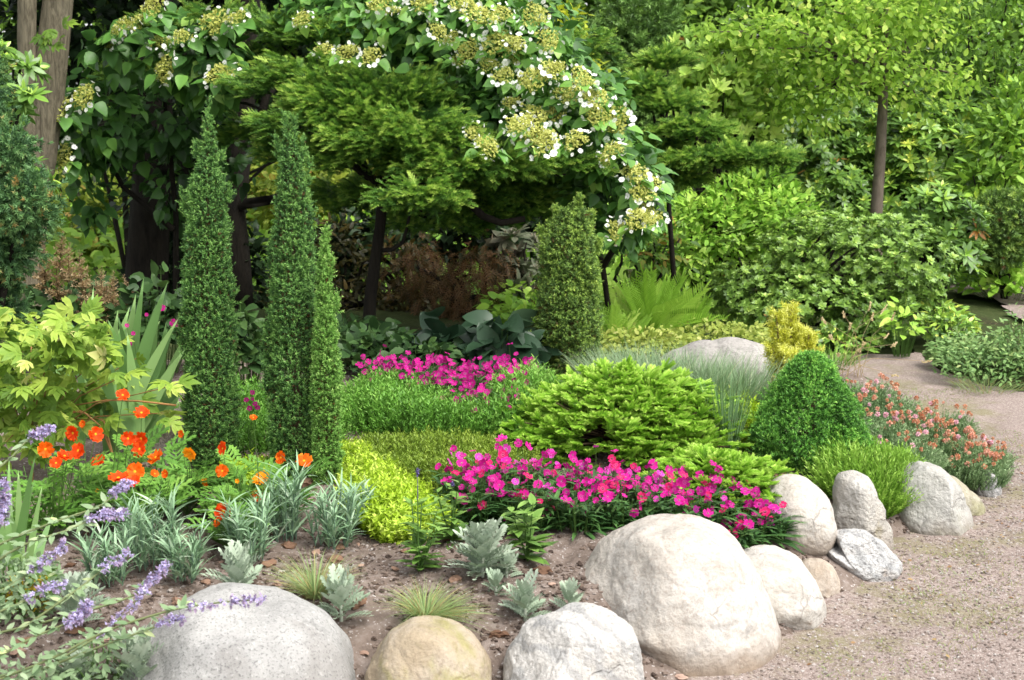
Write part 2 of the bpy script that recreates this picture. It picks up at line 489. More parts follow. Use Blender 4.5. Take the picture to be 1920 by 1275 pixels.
def rock(name, base, alt, speck=(.2, .2, .2), speck_amt=.25, speck_scale=140, stain=None, stain_scale=3.5, stain_rng=(.5, .62), stain_amt=.8, vein=None, vein_scale=3.0, vein_amt=.6, bump=.25, low=None, low_rng=(-.02, -.2)):
    K = .62; base, alt, speck = [tuple(K * x for x in q) for q in (base, alt, speck)]
    stain, vein, low = [tuple(K * x for x in q) if q else None for q in (stain, vein, low)]
    """stone: two-tone ground, mineral specks, stains, veins; low = soil-stained colour of the lower part of the stone"""
    m, nt, out = newmat(name)
    tc = nt.nodes.new("ShaderNodeTexCoord"); v = tc.outputs['Object']
    c = mixc(nt, mapr(nt, noise_node(nt, v, 5, 8, .65), .38, .62), base, alt)
    c = mixc(nt, mapr(nt, noise_node(nt, v, 13, 9, .75, .8), .48, .64, 0, .75), c, tuple(.72 * x for x in base))
    c = mixc(nt, mapr(nt, noise_node(nt, v, 34, 6, .7), .53, .66, 0, .7), c, tuple(.62 * b_ + .3 * s_ for b_, s_ in zip(base, speck)))
    # hairline cracks, and splashed soil round the foot of the stone
    vd = nt.nodes.new("ShaderNodeVectorMath"); vd.operation = 'MULTIPLY_ADD'
    nz = nt.nodes.new("ShaderNodeTexNoise"); nz.inputs['Scale'].default_value = 9; nz.inputs['Detail'].default_value = 6; nt.links.new(v, nz.inputs['Vector'])
    nt.links.new(nz.outputs[1], vd.inputs[0]); vd.inputs[1].default_value = (.16, .16, .16); nt.links.new(v, vd.inputs[2])
    vo = nt.nodes.new("ShaderNodeTexVoronoi"); vo.feature = 'DISTANCE_TO_EDGE'; vo.inputs['Scale'].default_value = 4.2; nt.links.new(vd.outputs[0], vo.inputs['Vector'])
    ck = nt.nodes.new("ShaderNodeMath"); ck.operation = 'MULTIPLY'
    nt.links.new(mapr(nt, vo.outputs['Distance'], .028, .0, 0, 1), ck.inputs[0]); nt.links.new(mapr(nt, noise_node(nt, v, 4.5, 3), .53, .62, 0, .5), ck.inputs[1])
    c = mixc(nt, ck.outputs[0], c, tuple(.42 * x for x in base))
    sg = nt.nodes.new("ShaderNodeSeparateXYZ"); nt.links.new(tc.outputs['Generated'], sg.inputs[0])
    dg = nt.nodes.new("ShaderNodeMath"); dg.operation = 'MULTIPLY_ADD'; dg.inputs[1].default_value = .5
    nt.links.new(noise_node(nt, v, 8, 7, .7), dg.inputs[0]); nt.links.new(sg.outputs[2], dg.inputs[2])
    c = mixc(nt, mapr(nt, dg.outputs[0], .80, .48, 0, .6), c, (.17, .125, .09))
    if low:
        sp = nt.nodes.new("ShaderNodeSeparateXYZ"); nt.links.new(v, sp.inputs[0])
        ad = nt.nodes.new("ShaderNodeMath"); ad.operation = 'MULTIPLY_ADD'
        nt.links.new(noise_node(nt, v, 6, 5), ad.inputs[0]); ad.inputs[1].default_value = .22; nt.links.new(sp.outputs[2], ad.inputs[2])
        c = mixc(nt, mapr(nt, ad.outputs[0], low_rng[0] + .11, low_rng[1] + .11, 0, .85), c, low)
    if stain:
        c = mixc(nt, mapr(nt, noise_node(nt, v, stain_scale, 6, .6, .4), stain_rng[0], stain_rng[1], 0, stain_amt), c, stain)
    if vein:
        wv = nt.nodes.new("ShaderNodeTexWave"); wv.inputs['Scale'].default_value = vein_scale; wv.inputs['Distortion'].default_value = 9; wv.inputs['Detail'].default_value = 5; wv.inputs['Detail Scale'].default_value = 1.6
        wv.bands_direction = 'DIAGONAL'
        nt.links.new(v, wv.inputs['Vector'])
        c = mixc(nt, mapr(nt, wv.outputs['Fac'], .55, .95, 0, vein_amt), c, vein)
    sn = noise_node(nt, v, speck_scale, 3, .6)
    c = mixc(nt, mapr(nt, sn, .54, .66, 0, speck_amt), c, speck)
    c = mixc(nt, mapr(nt, noise_node(nt, v, speck_scale * .45, 3, .6), .58, .68, 0, speck_amt * .8), c, tuple(min(.8, x * 1.25) for x in base))
    pb = nt.nodes.new("ShaderNodeBsdfPrincipled"); pb.inputs['Roughness'].default_value = .82; pb.inputs['Specular IOR Level'].default_value = .2
    nt.links.new(c, pb.inputs['Base Color'])
    hgt = nt.nodes.new("ShaderNodeMath"); hgt.operation = 'MULTIPLY_ADD'
    h2 = nt.nodes.new("ShaderNodeMath"); h2.operation = 'MULTIPLY_ADD'; h2.inputs[1].default_value = -.5
    nt.links.new(ck.outputs[0], h2.inputs[0])
    nt.links.new(sn, hgt.inputs[0]); hgt.inputs[1].default_value = .6; nt.links.new(noise_node(nt, v, 22, 9, .7), h2.inputs[2]); nt.links.new(h2.outputs[0], hgt.inputs[2])
    bp = nt.nodes.new("ShaderNodeBump"); bp.inputs['Strength'].default_value = min(1, bump * 2.2); bp.inputs['Distance'].default_value = .02
    nt.links.new(hgt.outputs[0], bp.inputs['Height']); nt.links.new(bp.outputs[0], pb.inputs['Normal'])
    nt.links.new(pb.outputs[0], out.inputs[0])
    return m

def soilmat(name, stops, scale, moss=None, moss_scale=2.0, moss_rng=(.55, .68), grit=(.45, .42, .4), bump=.8, vor=False):
    m, nt, out = newmat(name)
    tc = nt.nodes.new("ShaderNodeTexCoord"); v = tc.outputs['Object']
    n1 = noise_node(nt, v, scale, 8, .7)
    c = ramp(nt, stops, n1)
    h = n1
    if vor:
        vo = nt.nodes.new("ShaderNodeTexVoronoi"); vo.inputs['Scale'].default_value = vor; nt.links.new(v, vo.inputs['Vector'])
        sp = nt.nodes.new("ShaderNodeSeparateColor"); nt.links.new(vo.outputs['Color'], sp.inputs[0])
        c2 = ramp(nt, stops, sp.outputs[0]); c = mixc(nt, .6, c, c2)
        ma = nt.nodes.new("ShaderNodeMath"); ma.operation = 'MULTIPLY_ADD'; ma.inputs[1].default_value = -.9
        nt.links.new(vo.outputs['Distance'], ma.inputs[0]); nt.links.new(n1, ma.inputs[2]); h = ma.outputs[0]
    c = mixc(nt, mapr(nt, noise_node(nt, v, 1.3, 5, .6), .4, .7, 0, .35), c, tuple(.7 * x for x in stops[1][1]))
    g = noise_node(nt, v, scale * 4, 2, .5)
    c = mixc(nt, mapr(nt, g, .64, .7, 0, .8), c, grit)
    if moss:
        av = nt.nodes.new("ShaderNodeAttribute"); av.attribute_name = "v"      # v = how near the stones the ground is
        am = nt.nodes.new("ShaderNodeMath"); am.operation = 'MULTIPLY_ADD'; am.inputs[1].default_value = .2
        nt.links.new(av.outputs['Fac'], am.inputs[0]); nt.links.new(noise_node(nt, v, moss_scale, 8, .72), am.inputs[2])
        c = mixc(nt, mapr(nt, am.outputs[0], moss_rng[0], moss_rng[1], 0, .5), c, moss)
    pb = nt.nodes.new("ShaderNodeBsdfPrincipled"); pb.inputs['Roughness'].default_value = .95; pb.inputs['Specular IOR Level'].default_value = .1
    nt.links.new(c, pb.inputs['Base Color'])
    bp = nt.nodes.new("ShaderNodeBump"); bp.inputs['Strength'].default_value = bump; bp.inputs['Distance'].default_value = .012
    nt.links.new(h, bp.inputs['Height']); nt.links.new(bp.outputs[0], pb.inputs['Normal'])
    nt.links.new(pb.outputs[0], out.inputs[0])
    return m

# ================================================================ THE SETTING
MAT_SOIL = soilmat("bed_soil", [(.25, (.075, .056, .045)), (.5, (.18, .14, .118)), (.75, (.29, .245, .22))], 28, grit=(.5, .47, .45), bump=1.0)
MAT_GRAVEL = soilmat("gravel", [(.2, (.15, .113, .098)), (.5, (.255, .20, .178)), (.8, (.35, .30, .275))], 60, moss=(.15, .15, .05), moss_scale=3.0, moss_rng=(.64, .80), grit=(.62, .58, .55), bump=.4, vor=200)
MAT_GROUND = soilmat("leaf_litter", [(.25, (.015, .013, .008)), (.5, (.035, .03, .018)), (.75, (.065, .055, .032))], 18, moss=(.05, .085, .02), moss_scale=1.2, moss_rng=(.45, .6), grit=(.2, .15, .08))

def grid_mesh(name, xs, ys, zf, keep=None, mat=None, kind="structure", af=None):
    X, Y = np.meshgrid(xs, ys)
    x, y = X.ravel(), Y.ravel()
    z = zf(x, y)
    nx, ny = len(xs), len(ys)
    i = (np.arange(ny - 1)[:, None] * nx + np.arange(nx - 1)[None]).ravel()
    if keep is not None:
        k = keep(x, y); i = i[k[i] & k[i + 1] & k[i + nx] & k[i + nx + 1]]
    T = np.concatenate([np.stack([i, i + 1, i + nx + 1], 1), np.stack([i, i + nx + 1, i + nx], 1)])
    used, inv = np.unique(T, return_inverse=True)
    V = np.stack([x, y, z], 1)[used]
    mb = MB(); mb.raw(V, inv.reshape(-1, 3), .5 if af is None else af(V[:, 0], V[:, 1]))
    return tag(mb.build(name, mat), kind=kind)

def fbm(x, y, f, s=0, o=4):
    P = np.stack([x, y, np.zeros_like(x)], 1); a = 1; r = 0
    for k in range(o):
        r = r + a * vnoise(P, f * 2 ** k, s + k); a *= .5
    return r

far = np.array([-160, -80, -40, -20, -12, -9, -6.5, -5, -4, -3, -2, -1, 0, 1, 2, 3, 4, 5, 6.5, 9, 12, 20, 40, 80, 160.])
grid_mesh("ground", far, far + 8, lambda x, y: -.03 + .14 * sstep(2.1, 2.9, x) * sstep(6.1, 6.8, y) * 0 + 0 * x, mat=MAT_GROUND)

PATH = [(-1.2, 1.2), (5.2, 1.2), (5.2, 6.35), (2.62, 6.45), (2.3, 6.75), (2.22, 7.2), (2.5, 7.6), (1.4, 7.55), (.9, 7.45), (.3, 6.9), (-1.2, 4.0)]
def path_z(x, y):
    return -.006 + .006 * fbm(x, y, 9, 5) + .004 * fbm(x, y, 2, 9)
def path_keep(x, y):
    return (poly_dist(x, y, PATH) > -.03 + .03 * fbm(x, y, 6, 3)) & (poly_dist(x, y, BED) < .10)
grid_mesh("gravel_path", np.arange(-1.3, 5.3, .03), np.arange(1.2, 7.7, .03), path_z, path_keep, MAT_GRAVEL, af=lambda x, y: 1 - sstep(.1, .7, -poly_dist(x, y, BED)))

def bed_z(x, y):
    s = poly_dist(x, y, BED)
    return height(x, y) - .035 * (1 - sstep(-.02, .12, s)) - .006 + .010 * fbm(x, y, 14, 21) + .012 * fbm(x, y, 4, 25, 2)
grid_mesh("flower_bed_soil", np.arange(-2.2, 2.4, .018), np.arange(2.4, 6.3, .018), bed_z, lambda x, y: poly_dist(x, y, BED) > -.06, MAT_SOIL)
grid_mesh("flower_bed_soil", np.arange(-6.0, 2.4, .06), np.arange(6.27, 9.3, .06), bed_z, lambda x, y: poly_dist(x, y, BED) > -.06, MAT_GROUND)
# bank of soil at the far right, and the upper path behind it
grid_mesh("bank", np.arange(1.9, 5.2, .06), np.arange(6.0, 11.0, .06), lambda x, y: height(x, y) - .02 + .012 * fbm(x, y, 8, 31), lambda x, y: (height(x, y) > .012), MAT_GROUND)
grid_mesh("upper_path", np.arange(2.9, 4.6, .05), np.arange(8.15, 9.6, .05), lambda x, y: .095 + .02 * (y - 8.2) + .008 * fbm(x, y, 8, 33), lambda x, y: fbm(x, y, 2, 6) * .08 + x > 3.05, MAT_GRAVEL)

# ---------------------------------------------------------------- boulders
def ico(level):
    t = (1 + 5 ** .5) / 2
    V = nrm(np.array([(-1, t, 0), (1, t, 0), (-1, -t, 0), (1, -t, 0), (0, -1, t), (0, 1, t), (0, -1, -t), (0, 1, -t), (t, 0, -1), (t, 0, 1), (-t, 0, -1), (-t, 0, 1)]))
    T = np.array([(0, 11, 5), (0, 5, 1), (0, 1, 7), (0, 7, 10), (0, 10, 11), (1, 5, 9), (5, 11, 4), (11, 10, 2), (10, 7, 6), (7, 1, 8), (3, 9, 4), (3, 4, 2), (3, 2, 6), (3, 6, 8), (3, 8, 9), (4, 9, 5), (2, 4, 11), (6, 2, 10), (8, 6, 7), (9, 8, 1)])
    for _ in range(level):
        E = np.sort(np.concatenate([T[:, [0, 1]], T[:, [1, 2]], T[:, [2, 0]]]), 1)
        U, inv = np.unique(E, axis=0, return_inverse=True); inv = inv.reshape(3, -1)
        mid = nrm(V[U].mean(1)); n = len(V); V = np.vstack([V, mid])
        a, b, c = inv + n
        T = np.concatenate([np.stack([T[:, 0], a, c], 1), np.stack([T[:, 1], b, a], 1), np.stack([T[:, 2], c, b], 1), np.stack([a, b, c], 1)])
    return V, T
ICO6 = ico(6)

def boulder(label, outline, d, depth, mat, seed, cuts=(), rough=.045, group=None, fine=.009, name="boulder", back=.5):
    """a stone whose outline seen from the front runs through the given photo pixels; depth = half thickness in metres"""
    ya, yb = min(p[1] for p in outline), max(p[1] for p in outline)
    outline = [(x, y + .10 * (yb - ya) * max(0, (y - ya) / (yb - ya) - .6) / .4) for x, y in outline]   # the foot is sunk in the ground
    Pw = np.array([W(x, y, d) for x, y in outline])[:, [0, 2]]
    c = (Pw.min(0) + Pw.max(0)) / 2
    q = Pw - c; ang = np.arctan2(q[:, 1], q[:, 0]); rad = np.hypot(q[:, 0], q[:, 1])
    o = np.argsort(ang); ang, rad = ang[o], rad[o]
    A = np.linspace(-np.pi, np.pi, 361)[:-1]
    Rr = np.interp(A, np.concatenate([ang - 2 * np.pi, ang, ang + 2 * np.pi]), np.tile(rad, 3))
    k = np.hanning(17); k /= k.sum()
    Rr = np.convolve(np.concatenate([Rr[-8:], Rr, Rr[:8]]), k, 'valid')
    V, T = ICO6
    al = np.arctan2(V[:, 2], V[:, 0]); rho = np.hypot(V[:, 0], V[:, 2])
    R = np.interp(al, A, Rr, period=2 * np.pi) * rho ** .85
    dy = np.sign(V[:, 1]) * np.abs(V[:, 1]) ** .85 * depth
    P = np.stack([R * np.cos(al), dy, R * np.sin(al)], 1)
    sz = rad.mean()
    for nx, ny, nz, off in cuts:
        n = nrm(np.array([nx, ny, nz], float)); s = P @ n - off * sz
        e = .16 * sz; sm = np.where(s > e, s - e / 2, np.where(s > 0, s * s / (2 * e), 0)); P = P - (sm * .85)[:, None] * n
    nn = nrm(V * np.array([1, 1, 1]))
    dis = rough * sz * (vnoise(P / sz, 1.7, seed) + .5 * vnoise(P / sz, 3.7, seed + 1)) + fine * sz * (vnoise(P / sz, 9, seed + 2) + .6 * vnoise(P / sz, 19, seed + 3))
    ridge = 1 - np.abs(vnoise(P / sz, 2.3, seed + 7)); dis = dis - .5 * rough * sz * np.clip(ridge - .9, 0, 1) * 2.5
    P = P + nn * dis[:, None]
    loc = np.array([c[0], d, c[1]])
    mb = MB(); mb.raw(P + loc, T, .5)
    o = mb.build(name, mat, loc=loc)
    return tag(o, label, "boulder", group)

RK = dict
boulder("large smooth speckled grey granite boulder under the trailing lavender flower spikes",
        [(232, 1290), (262, 1210), (300, 1160), (350, 1126), (410, 1112), (480, 1122), (550, 1135), (610, 1163), (650, 1215), (670, 1290), (672, 1370), (620, 1430), (450, 1450), (290, 1430), (228, 1360)],
        3.05, .26, rock("speckled_granite", (.55, .54, .52), (.48, .47, .455), speck=(.13, .13, .13), speck_amt=.6, speck_scale=170, stain=(.36, .34, .32), stain_scale=4, stain_amt=.5, bump=.16), 3, cuts=((-.6, -.6, .5, .92), (.35, -.6, .8, .95)), rough=.055, fine=.005)
boulder("small round tan boulder with yellow-green lichen, right of the granite boulder",
        [(683, 1275), (705, 1220), (735, 1185), (785, 1164), (840, 1172), (890, 1205), (918, 1245), (926, 1290), (915, 1350), (860, 1385), (760, 1385), (690, 1350)],
        3.02, .15, rock("mossy_tan_stone", (.52, .42, .29), (.58, .50, .40), speck=(.34, .25, .17), speck_amt=.3, speck_scale=110, stain=(.36, .34, .10), stain_scale=5, stain_rng=(.44, .60), stain_amt=.75, bump=.2), 11, cuts=((-.6, -.5, .6, .86), (.7, -.5, .4, .84)), rough=.07, fine=.009)
boulder("angular white rock with grey veins and broken faces, in front of the largest cream boulder",
        [(940, 1250), (965, 1215), (1000, 1180), (1045, 1160), (1100, 1146), (1155, 1152), (1180, 1180), (1196, 1220), (1208, 1285), (1200, 1350), (1080, 1370), (960, 1340), (935, 1290)],
        3.02, .17, rock("veined_white_rock", (.84, .81, .77), (.70, .66, .61), speck=(.3, .28, .25), speck_amt=.3, speck_scale=90, stain=(.42, .32, .24), stain_scale=4, stain_rng=(.55, .68), stain_amt=.6, vein=(.36, .37, .38), vein_scale=5, vein_amt=.5, bump=.35), 21,
        cuts=((-.7, -.5, .6, .62), (.35, -.8, .4, .66), (-.2, -.7, -.5, .62), (.2, -.2, 1, .78)), rough=.07, fine=.012)
boulder("largest cream-white boulder of the edging, smooth dome with a brown soil-stained foot",
        [(1085, 1105), (1112, 1062), (1150, 1015), (1200, 988), (1262, 978), (1318, 982), (1360, 1005), (1398, 1050), (1428, 1105), (1450, 1160), (1460, 1205), (1452, 1245), (1410, 1280), (1330, 1300), (1240, 1298), (1200, 1270), (1190, 1215), (1140, 1150)],
        3.44, .27, rock("cream_stone", (.66, .60, .53), (.72, .68, .63), speck=(.40, .31, .25), speck_amt=.32, speck_scale=100, stain=(.22, .22, .225), stain_scale=3.4, stain_rng=(.58, .68), stain_amt=.8, low=(.31, .215, .14), low_rng=(.05, -.10), bump=.2), 33,
        cuts=((-.75, -.55, .45, .84), (.5, -.8, .35, .93)), rough=.055, fine=.01)
boulder("cream-white boulder with a chipped lower corner, leaning against the largest cream boulder",
        [(1378, 1050), (1410, 1036), (1455, 1034), (1500, 1050), (1530, 1095), (1548, 1150), (1540, 1185), (1515, 1210), (1480, 1222), (1440, 1220), (1400, 1230), (1370, 1150)],
        3.62, .18, rock("cream_stone_pale", (.69, .64, .57), (.74, .70, .65), speck=(.44, .35, .28), speck_amt=.3, speck_scale=100, stain=(.50, .34, .26), stain_scale=4, stain_rng=(.62, .72), stain_amt=.5, low=(.42, .32, .23), low_rng=(-.06, -.14), bump=.22), 41,
        cuts=((.8, -.5, -.2, .72), (.1, -.8, -.6, .66)), rough=.045)
boulder("small tan two-lobed stone wedged between the chipped cream boulder and the grey streaked rock",
        [(1500, 1062), (1520, 1052), (1548, 1054), (1568, 1072), (1574, 1100), (1568, 1128), (1545, 1142), (1510, 1145), (1495, 1110)],
        3.80, .09, rock("tan_stone", (.56, .46, .36), (.62, .54, .46), speck=(.4, .3, .22), speck_amt=.3, speck_scale=120, bump=.2), 47, cuts=((.7, -.6, .1, .75), (-.3, -.6, .8, .85)), rough=.06)
boulder("tilted grey and white streaked rock with a dark hollow underside",
        [(1548, 1020), (1565, 1003), (1600, 998), (1640, 1010), (1675, 1038), (1698, 1070), (1700, 1092), (1680, 1108), (1640, 1116), (1610, 1108), (1590, 1082), (1572, 1062), (1585, 1040)],
        3.93, .14, rock("streaked_rock", (.84, .82, .80), (.78, .77, .76), speck=(.2, .2, .2), speck_amt=.3, speck_scale=90, stain=(.52, .40, .31), stain_scale=5, stain_rng=(.58, .68), stain_amt=.6, vein=(.38, .39, .40), vein_scale=6, vein_amt=.5, bump=.45), 53,
        cuts=((.1, -.85, .35, .5), (.7, -.5, -.2, .75), (-.5, -.6, -.6, .5)), rough=.08, fine=.015)
boulder("tall narrow upright white rock with a squared top, beside the rounded cream boulder",
        [(1561, 985), (1568, 950), (1566, 915), (1578, 894), (1605, 888), (1628, 898), (1642, 930), (1655, 970), (1670, 1005), (1670, 1040), (1620, 1050), (1570, 1025)],
        4.16, .12, rock("upright_white_rock", (.74, .71, .66), (.66, .61, .54), speck=(.38, .34, .28), speck_amt=.3, speck_scale=90, stain=(.40, .34, .20), stain_scale=5.5, stain_rng=(.56, .68), stain_amt=.7, bump=.4), 61,
        cuts=((.55, -.8, .15, .45), (-.6, -.75, .1, .55), (-.1, -.5, .9, 1.05)), rough=.06, fine=.012)
boulder("rounded cream boulder partly behind the last flowers of the front pink drift",
        [(1430, 960), (1445, 915), (1475, 896), (1510, 898), (1540, 922), (1558, 965), (1561, 1000), (1540, 1022), (1480, 1030), (1435, 1010)],
        4.02, .16, rock("round_cream_stone", (.68, .62, .54), (.73, .69, .64), speck=(.46, .37, .28), speck_amt=.28, speck_scale=100, stain=(.52, .42, .30), stain_scale=4, stain_rng=(.6, .7), stain_amt=.5, bump=.2), 67, rough=.04)
boulder("broad pale grey boulder with a split down its flank, beside the green heather tuft",
        [(1672, 985), (1684, 935), (1702, 888), (1724, 869), (1752, 871), (1782, 897), (1806, 940), (1822, 988), (1820, 1008), (1770, 1014), (1710, 1008), (1672, 1000)],
        4.43, .17, rock("pale_grey_stone", (.60, .58, .53), (.66, .64, .60), speck=(.36, .34, .29), speck_amt=.35, speck_scale=100, stain=(.36, .35, .24), stain_scale=4, stain_rng=(.56, .7), stain_amt=.5, vein=(.44, .43, .40), vein_scale=3, vein_amt=.35, low=(.32, .30, .20), low_rng=(-.01, -.12), bump=.28), 71,
        cuts=((.8, -.55, .25, .66), (-.5, -.7, .5, .8)), rough=.05, fine=.01)
boulder("olive-tinged rounded boulder half hidden behind the pale grey split boulder",
        [(1760, 900), (1790, 896), (1815, 920), (1838, 945), (1840, 965), (1815, 980), (1770, 985)],
        4.62, .12, rock("olive_stone", (.46, .42, .30), (.54, .50, .40), speck=(.3, .26, .16), speck_amt=.3, speck_scale=100, stain=(.28, .27, .11), stain_scale=5, stain_amt=.6, bump=.2), 79, rough=.04)
boulder("small jagged white rock at the tip of the rust and pink flower border",
        [(1835, 935), (1840, 905), (1848, 880), (1860, 885), (1868, 905), (1876, 922), (1868, 932), (1850, 940)],
        4.78, .07, rock("small_white_rock", (.70, .68, .66), (.58, .57, .56), speck=(.3, .3, .3), speck_amt=.35, speck_scale=90, vein=(.35, .35, .36), vein_scale=9, vein_amt=.5, bump=.4), 83, cuts=((.6, -.7, .3, .6), (-.6, -.6, .3, .7)), rough=.07, fine=.015)
boulder("long low grey granite boulder lying in the blue-green grass behind the nest spruce",
        [(1215, 700), (1240, 672), (1280, 655), (1340, 642), (1400, 643), (1440, 655), (1470, 690), (1470, 735), (1350, 750), (1230, 735)],
        6.05, .22, rock("low_granite", (.48, .45, .42), (.56, .53, .50), speck=(.22, .2, .19), speck_amt=.5, speck_scale=70, bump=.2), 89, rough=.05, fine=.004)
boulder("weathered grey-tan boulder behind the orange flowers, left of the first column juniper",
        [(215, 880), (240, 820), (290, 785), (340, 765), (385, 775), (420, 830), (430, 890), (400, 930), (300, 945), (225, 930)],
        4.55, .16, rock("weathered_stone", (.44, .37, .27), (.52, .47, .41), speck=(.25, .22, .2), speck_amt=.4, speck_scale=90, stain=(.5, .49, .48), stain_scale=4, stain_amt=.5, bump=.35), 97, cuts=((.2, -.8, .4, .6),), rough=.06, fine=.01)

# ---------------------------------------------------------------- loose stuff on the ground
def stones(name, pts, sz, mat, seed, kind="stuff", flat=.6):
    r = np.random.default_rng(seed); V, T = ico(1)
    n = len(pts)
    sc = sz * r.uniform(.5, 1.5, (n, 1, 1)) * r.uniform(.6, 1.3, (n, 1, 3)) * np.array([1, 1, flat])
    jit = 1 + .28 * r.normal(size=(n, len(V), 1)) * .8
    P = V[None] * jit * sc
    th = r.uniform(0, 6.28, n); c, s = np.cos(th)[:, None], np.sin(th)[:, None]
    P = np.stack([P[..., 0] * c - P[..., 1] * s, P[..., 0] * s + P[..., 1] * c, P[..., 2]], -1) + pts[:, None, :]
    mb = MB(seed); mb.raw(P.reshape(-1, 3), (T[None] + (np.arange(n) * len(V))[:, None, None]).reshape(-1, 3), np.repeat(r.uniform(0, 1, n), len(V)))
    return tag(mb.build(name, mat, smooth=False), kind=kind)

def scatter_xy(n, x0, x1, y0, y1, seed, test):
    r = np.random.default_rng(seed); x = r.uniform(x0, x1, n); y = r.uniform(y0, y1, n)
    k = test(x, y); return x[k], y[k]

x, y = scatter_xy(26000, -1.2, 1.6, 2.55, 5.0, 5, lambda x, y: (poly_dist(x, y, BED) > -.05) & (fbm(x, y, 5, 41) > -.45))
MAT_CLOD = leafmat("soil_clod", [(0, (.05, .036, .03)), (.5, (.13, .095, .075)), (.9, (.20, .16, .14)), (1, (.30, .27, .25))], rough=.95, spec=.1, trans=0)
stones("soil_clods", np.stack([x, y, bed_z(x, y) + .001], 1), .0055, MAT_CLOD, 6)
x, y = scatter_xy(420, -1.2, 1.6, 2.55, 4.6, 15, lambda x, y: (poly_dist(x, y, BED) > .02))
stones("bark_chips", np.stack([x, y, bed_z(x, y) + .004], 1), .014, leafmat("bark_chip", [(0, (.10, .055, .035)), (.6, (.2, .12, .08)), (1, (.36, .25, .2))], rough=.9, spec=.1, trans=0), 16, flat=.5)
x, y = scatter_xy(45000, .1, 2.6, 2.7, 5.4, 7, lambda x, y: (poly_dist(x, y, BED) < .03) & (poly_dist(x, y, PATH) > 0))
MAT_PEB = leafmat("gravel_stone", [(0, (.10, .08, .07)), (.4, (.22, .172, .15)), (.8, (.30, .255, .235)), (1, (.38, .36, .34))], rough=.9, spec=.15, trans=0)
stones("loose_gravel", np.stack([x, y, path_z(x, y) + .0003], 1), .0030, MAT_PEB, 8)

# short grass that creeps in along the stones, and fallen leaves on the gravel
x, y = scatter_xy(60000, -.2, 2.9, 2.7, 6.6, 27, lambda x, y: (poly_dist(x, y, BED) < .06) & (poly_dist(x, y, PATH) > .02) & (fbm(x, y, 2.2, 61) + .5 * fbm(x, y, 9, 63) - 1.1 * sstep(.15, .85, -poly_dist(x, y, BED)) > -.1))
mb = MB(28); n = len(x); a = mb.rng.uniform(0, 6.28, n)
mb.blades(np.stack([x, y, path_z(x, y) - .002], 1), np.stack([np.cos(a), np.sin(a), mb.rng.uniform(.5, 2.5, n)], 1), mb.rng.uniform(.008, .024, n), .0022, .4, mb.rng.uniform(0, 1, n), 2)
tag(mb.build("creeping_grass", leafmat("creeping_grass", [(0, (.26, .20, .09)), (.4, (.22, .24, .07)), (1, (.16, .27, .06))], trans=.25)), kind="stuff")
x, y = scatter_xy(900, -.2, 2.6, 2.75, 5.5, 37, lambda x, y: (poly_dist(x, y, BED) < .02) & (poly_dist(x, y, PATH) > 0) & (fbm(x, y, 3, 71) - .6 * sstep(.2, 1.2, -poly_dist(x, y, BED)) > -.25))
mb = MB(38); n = len(x); a = mb.rng.uniform(0, 6.28, n)
mb.put(T_leaf(.5, [(0, .1), (.4, 1), (1, 0)], .3, .25), np.stack([x, y, path_z(x, y) + .004], 1), np.stack([np.cos(a), np.sin(a), .15 * mb.rng.normal(size=n)], 1), np.array([0, 0, 1.0]) + .3 * mb.rng.normal(size=(n, 3)), .014 * mb.rng.uniform(.4, 1.5, n), mb.rng.uniform(0, 1, n))
tag(mb.build("fallen_leaves", leafmat("fallen_leaf", [(0, (.14, .07, .03)), (.5, (.26, .16, .08)), (.85, (.36, .26, .12)), (1, (.55, .48, .06))], trans=.1, rough=.8)), kind="stuff")

# ================================================================ PLANTS OF THE BED
LEAF_HEART = T_leaf(.78, [(0, .25), (.08, .8), (.25, 1), (.55, .78), (.8, .35), (1, 0)], .22, .22, stalk=.0, wave=.012)
LEAF_OVAL = T_leaf(.42, None, .15, .12)
LEAF_WIDE = T_leaf(.62, [(0, .2), (.2, .85), (.45, 1), (.75, .6), (1, 0)], .15, .15)
LEAF_LANCE = T_leaf(.2, [(0, .3), (.25, 1), (.6, .75), (1, 0)], .3, .3)
LEAF_CARD = T_leaf(.55, [(0, .15), (.45, 1), (1, 0)], .2, .1)

BARK_DARK = bark("dark_bark", (.006, .005, .004), (.018, .015, .011))
STEM_BROWN = leafmat("brown_stem", [(0, (.05, .03, .018)), (1, (.14, .09, .05))], trans=0, rough=.8)
STEM_GREEN = leafmat("green_stem", [(0, (.05, .12, .02)), (1, (.12, .22, .05))], trans=0)

def ribbons_profile(prof, t):
    p = np.array(prof, float); return np.interp(t, p[:, 0], p[:, 1])

